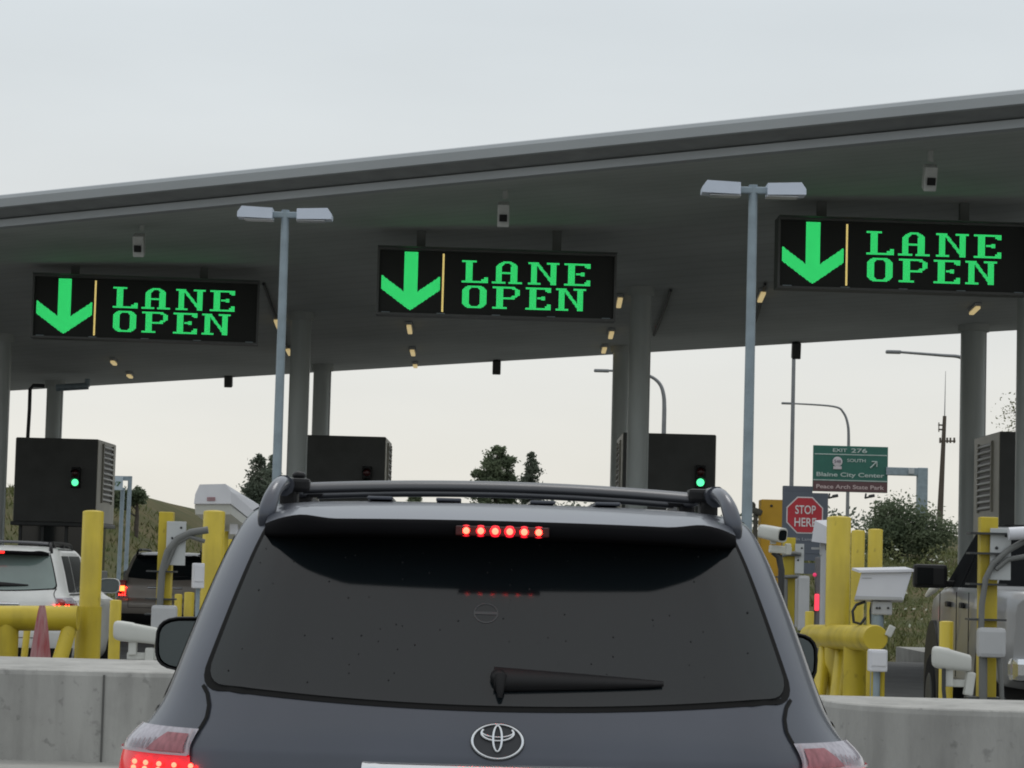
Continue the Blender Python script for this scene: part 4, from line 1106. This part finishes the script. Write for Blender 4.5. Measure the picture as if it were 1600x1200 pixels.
for px in (1300, 1357):
    b = MB(); b.tube([P(px - 4, 772, d - .2), P(px - 5, 778, d - .9), P(px, 777, d - 1.1)], .05, 8); b.box(P(px + 5, 775, d - 1.1), (9 * s, .3, 5 * s), Matrix.Rotation(R(-12), 3, 'Y'), .05); b.build('sign_lamp', DARKM, o)

def street_lamp(pole_px, pole_bot, arm, head, d, r, label):
    s = d / F_PX; b0 = P(pole_px, pole_bot, d); gz = ground_z(b0.x, d)
    o = thing('street_lamp', label, 'street lamp', (b0.x, d, gz), 'street lamps beyond the canopy')
    pts = [P(x, y, d) for x, y in arm]
    MB().tube([(pts[0].x, d, gz - .3), pts[0]], [r * 1.3, r], 10).build('pole', mat('lamp_steel', (.20, .21, .22), .5, .3), o)
    if len(pts) > 1:
        sm = []
        T = [tuple(q) for q in pts]
        for i in range(len(T) - 1):
            for k in range(6): sm.append(catmull(T, i + k / 6))
        sm.append(np.array(T[-1])); MB().tube(sm, [r * (1 - .5 * i / len(sm)) for i in range(len(sm))], 8).build('arm', mat('lamp_steel', (.2, .21, .22), .5, .3), o)
    if head:
        h0, h1 = P(*head[0], d), P(*head[1], d); c = (h0 + h1) / 2; L = (h1 - h0).length
        MB().box(c, (L, .26, .13), bev=.05).build('head', mat('lamp_steel', (.2, .21, .22), .5, .3), o)
street_lamp(1326, 800, [(1326, 690), (1325, 665), (1318, 645), (1302, 635), (1240, 630.5)], ((1221, 630), (1241, 630.5)), 150, .09, 'curved arm street lamp above the green exit sign')
street_lamp(1038, 700, [(1038, 640), (1037, 618), (1031, 600), (1016, 588), (990, 581), (950, 579)], ((928, 579), (952, 579.5)), 105, .09, 'curved arm street lamp behind the middle columns')
street_lamp(1516, 700, [(1516, 600), (1514, 570), (1500, 558), (1470, 555), (1405, 550)], ((1384, 549), (1408, 551)), 95, .09, 'street lamp whose arm reaches left from the right far column')
street_lamp(1238, 760, [(1241, 520)], None, 76, .055, 'straight thin grey pole left of the green exit sign')
# utility pole
d = 140; t = P(1476, 650, d); q = P(1466, 840, d); gz = ground_z(q.x, d)
o = thing('utility_pole', 'dark wooden utility pole with short crossarms left of the right column', 'utility pole', (q.x, d, gz))
WOOD = mat('pole_wood', (.10, .085, .07), .9, var=.2, spec=.1, stretch=(6, 6, .4))
MB().tube([(q.x, d, gz - .4), t], [.20, .10], 10).build('pole', WOOD, o)
b = MB()
for y0, a, c in ((664, -9, 2), (671, -9, 2), (689, -7, 18)): b.tube([P(1475 + a, y0, d), P(1475 + c, y0 + .4, d)], .05, 6)
b.tube([P(1467, 660, d), P(1467, 675, d)], .03, 6); b.build('crossarm', WOOD, o)
b = MB()
for px in (1469, 1480, 1485, 1491): b.box(P(px, 688, d), (.10, .1, .30), bev=.02)
b.build('insulator', WOOD, o)
MB().tube([t, P(1477.5, 580, d)], [.03, .012], 6).build('antenna', mat('lamp_steel', (.2, .21, .22), .5, .3), o)
# gantry with sign 07 at left
d = 72; s = d / F_PX
gx = P(197, 760, d); o = thing('lane_gantry', 'slim grey frame with pale 07 sign beyond the left booth', 'sign frame', (gx.x, d, ground_z(gx.x, d)))
for px, r in ((192, .06), (203.5, .06)):
    t = P(px, 744 if px > 200 else 762, d + (.5 if px < 200 else 0)); MB().tube([t, (t.x - .05, t.y, ground_z(t.x, d) - .2)], r, 10).build('post', GALV, o)
MB().box(P(178, 747, d), (54 * s, .1, 7 * s)).build('beam', GALV, o)
sg_ = MB().box(P(174, 755, d - .1), (36 * s, .05, 21 * s), bev=.01).build('sign_panel', mat('pale_blue_sign', (.42, .50, .55), .5, var=.04), o)
text('07', P(181, 756, d - .14), 7.5 * s, mat('sign_green_text', (.05, .12, .04), .5), o, 'lettering', width=17 * s, font_bold=.02)

# ------------------------------------------------------------------ vegetation
BARK = mat('bark', (.06, .05, .04), .95, var=.3, scale=8)
def leafmat(name, c1, c2):
    m = mat(name, c1, .7, 0, scale=.55, col2=c2, detail=6, spec=.12); n = m.node_tree.nodes; l = m.node_tree.links
    b = n['Principled BSDF']; t = n.new('ShaderNodeBsdfTranslucent'); x = n.new('ShaderNodeMixShader'); x.inputs[0].default_value = .45
    l.new(b.inputs['Base Color'].links[0].from_socket, t.inputs['Color']); l.new(b.outputs[0], x.inputs[1]); l.new(t.outputs[0], x.inputs[2])
    l.new(x.outputs[0], n['Material Output'].inputs['Surface']); return m
def tree(name, label, base, h, blobs, n, leaf, m, trunk_r=.15, group='trees beyond the canopy', seed=1, cat='tree', conifer=False, jag=1.0):
    """blobs: (dx, dz as share of h, rx, rz) foliage masses; leaves are scattered unevenly through them"""
    rnd = random.Random(seed); base = Vector(base)
    o = thing(name, label, cat, base, group)
    tr = MB(); top = base + Vector((0, 0, h * .9))
    tr.tube([base - Vector((0, 0, .4)), base + Vector((.05, 0, h * .4)), top], [trunk_r, trunk_r * .7, trunk_r * .12], 9)
    lf = MB()
    tips = []
    tot = sum(b_[2] * b_[3] for b_ in blobs)
    for dx, dz, rx, rz in blobs:
        c = base + Vector((dx, rnd.uniform(-.3, .3) * rx, dz * h))
        q = base + Vector((0, 0, max(.15 * h, dz * h - rz * .9 - abs(dx) * .3)))
        tr.tube([q, q.lerp(c, .6) + Vector((0, 0, .1)), c], [trunk_r * .35, trunk_r * .22, trunk_r * .08], 6)
        k = max(6, int(60 * rx * rz / tot * len(blobs) ** .5))
        for _ in range(k):
            v = Vector((rnd.gauss(0, 1), rnd.gauss(0, 1), rnd.gauss(0, 1))).normalized() * rnd.uniform(.55, 1.08)
            e = c + Vector((v.x * rx, v.y * rx, v.z * rz)); tips.append((e, min(rx, rz)))
            if rnd.random() < .5: tr.tube([c, c.lerp(e, .55) + Vector((0, 0, .05 * rx)), e], [trunk_r * .09, trunk_r * .06, trunk_r * .03], 4, cap=False)
    for _ in range(int(n * 2.2)):
        e, rr = rnd.choice(tips); sp_ = rr * .33 * jag
        p_ = e + Vector((rnd.gauss(0, sp_), rnd.gauss(0, sp_), rnd.gauss(0, sp_ * .8)))
        a = Vector((rnd.gauss(0, 1), rnd.gauss(0, 1), rnd.gauss(0, .8))).normalized(); t_ = a.cross(Vector((rnd.gauss(0, 1), rnd.gauss(0, 1), rnd.gauss(0, 1)))).normalized(); L = leaf * .72 * rnd.uniform(.5, 1.4)
        lf.add([p_ - a * L, p_ + t_ * L * .45, p_ + a * L, p_ - t_ * L * .45], [(0, 1, 2, 3)])
    tr.build('trunk', BARK, o, fix=False); lf.build('crown', m, o, fix=False); return o
LA = leafmat('leaf_dark', (.085, .11, .085), (.16, .185, .14))
LB = leafmat('leaf_mid', (.095, .13, .08), (.19, .225, .14))
LC = leafmat('leaf_olive', (.085, .105, .045), (.17, .18, .085))
def at(px, py, d): return P(px, py, d)
d = 150; s = d / F_PX
def base_at(px, d): q = P(px, 880, d); return (q.x, d, ground_z(q.x, d))
def tree_px(px, ytop, d, blobs, **k):
    """blobs in photo pixels: (px, py, rx, rz)"""
    s = d / F_PX; b0 = Vector(base_at(px, d)); top = P(px, ytop, d).z; h = top - b0.z
    bl = [((x - px) * s, (P(x, y, d).z - b0.z) / h, rx * s, rz * s) for x, y, rx, rz in blobs]
    return tree(base=b0, h=h, blobs=bl, **k)
tree_px(402, 704, 150, [(402, 715, 6, 12), (399, 740, 14, 18), (392, 765, 17, 18), (408, 772, 18, 20), (395, 795, 24, 18), (402, 822, 24, 20), (396, 848, 26, 18)], name='pointed_tree', label='dark dense pointed tree left of the left lamp post, left of its pair', n=4200, leaf=.16, m=LA, seed=3)
tree_px(422, 710, 154, [(421, 722, 6, 12), (420, 745, 12, 18), (425, 770, 15, 18), (424, 792, 20, 18), (424, 820, 22, 20), (420, 846, 24, 18)], name='pointed_tree', label='dark dense pointed tree touching the left lamp post, right of its pair', n=3200, leaf=.16, m=LA, seed=4)
tree_px(772, 697, 160, [(772, 708, 10, 10), (790, 718, 9, 10), (757, 722, 12, 12), (775, 732, 22, 14), (745, 742, 12, 8), (791, 745, 9, 9), (762, 755, 24, 14), (785, 772, 22, 16), (750, 775, 18, 14), (768, 797, 28, 18), (782, 822, 26, 18), (760, 845, 26, 18)], name='broad_tree', label='broad leafy tree rising over the SUV roof bar, centre', n=7000, leaf=.17, m=LB, seed=5)
tree_px(825, 702, 158, [(825, 710, 5, 9), (824, 725, 9, 11), (829, 740, 11, 11), (824, 757, 15, 13), (828, 775, 18, 14), (824, 800, 20, 18), (828, 828, 20, 18)], name='pointed_tree', label='narrow pointed tree right of the broad leafy tree over the SUV roof', n=3400, leaf=.16, m=LA, seed=6)
tree_px(648, 765, 170, [(648, 771, 5, 5), (645, 782, 8, 8)], name='small_tree', label='tiny far treetop seen under the SUV roof bar', n=700, leaf=.14, m=LB, seed=7)
tree_px(210, 760, 130, [(213, 770, 9, 7), (203, 778, 10, 9), (218, 780, 8, 6), (188, 778, 16, 12), (160, 780, 20, 12)], name='leafy_tree', label='dark tree behind the slim 07 sign frame at left', n=2600, leaf=.13, m=LB, seed=8)
tree_px(1408, 782, 105, [(1385, 795, 22, 12), (1410, 805, 26, 20), (1370, 810, 18, 10), (1440, 812, 24, 16), (1400, 830, 40, 22), (1450, 838, 26, 20), (1380, 838, 30, 18), (1475, 835, 22, 16), (1425, 850, 40, 16), (1375, 852, 30, 14)], name='spreading_tree', label='wide spreading green tree below the green exit sign', n=5200, leaf=.11, m=LB, seed=9, jag=1.7)
tree_px(1590, 620, 120, [(1585, 645, 20, 22), (1600, 670, 30, 22), (1622, 640, 26, 26), (1610, 700, 34, 34)], name='sparse_tree', label='sparse twiggy tree above the booth at the right edge', n=500, leaf=.10, m=LC, seed=10, jag=1.6)
# far wood as one mass along the horizon
b = MB(); rnd = random.Random(11)
for i in range(9000):
    x = rnd.uniform(-6, 160); y = rnd.uniform(236, 262); hh = 1.3 + .6 * math.sin(x * .09) + 1.1 * math.sin(x * .23 + 1); z = ground_z(x, y) + rnd.uniform(0, 1)**.6 * hh
    a = Vector((rnd.gauss(0, 1), rnd.gauss(0, 1), rnd.gauss(0, 1))).normalized(); t_ = a.orthogonal().normalized(); L = rnd.uniform(.12, .3)
    p_ = Vector((x, y, z)); b.add([p_ - a * L, p_ + t_ * L * .6, p_ + a * L, p_ - t_ * L * .6], [(0, 1, 2, 3)])
tag(b.build('far_wood', LA, fix=False), 'low line of dark woodland along the horizon beyond the booths', 'woodland', kind='stuff')
# grass blades and weeds on the banks
b = MB(); rnd = random.Random(12)
for i in range(26000):
    if i < 19000: x = rnd.uniform(6.4, 24); y = 62.6 + rnd.random()**1.5 * 60; hh = rnd.uniform(.10, .38)
    else: x = rnd.uniform(-30, -11); y = 76 + rnd.random() * 70; hh = rnd.uniform(.15, .4)
    z = ground_z(x, y) - .03; a = rnd.uniform(0, 6.28); w = rnd.uniform(.012, .03) * (1 + (y - 60) / 60); lx, ly = rnd.gauss(0, .12), rnd.gauss(0, .12)
    dx, dy = math.cos(a) * w, math.sin(a) * w
    b.add([(x - dx, y - dy, z), (x + dx, y + dy, z), (x + lx, y + ly, z + hh)], [(0, 1, 2)])
tag(b.build('grass', mat('grass_blades', (.065, .092, .030), .8, scale=.4, col2=(.14, .135, .058), detail=7, spec=.08), fix=False), 'rough green and brown grass on the banks beyond the booths', 'grass', kind='stuff')
b = MB(); w2 = MB()
for i in range(4200):
    px = rnd.uniform(1350, 1500); d_ = rnd.uniform(74, 104); q = P(px, 880, d_); x, y = q.x, d_
    cl = math.sin(x * 1.9 + y * .4) + math.sin(x * .8 - y * .7)
    if cl < .55: continue
    z = ground_z(x, y) + rnd.random() * (.55 + .35 * cl); a = Vector((rnd.gauss(0, 1), rnd.gauss(0, 1), rnd.gauss(0, 1))).normalized(); t_ = a.orthogonal().normalized(); L = rnd.uniform(.04, .11); p_ = Vector((x, y, z))
    (w2 if rnd.random() < .07 else b).add([p_ - a * L, p_ + t_ * L * .5, p_ + a * L, p_ - t_ * L * .5], [(0, 1, 2, 3)])
wd = b.build('weeds', LC, fix=False); tag(wd, 'leafy weeds on the grassy bank below the spreading tree', 'weeds', kind='stuff')
tag(w2.build('white_flowers', mat('white_petals', (.42, .44, .36), .8), fix=False), 'small white weed flowers on the grassy bank', 'flowers', kind='stuff')
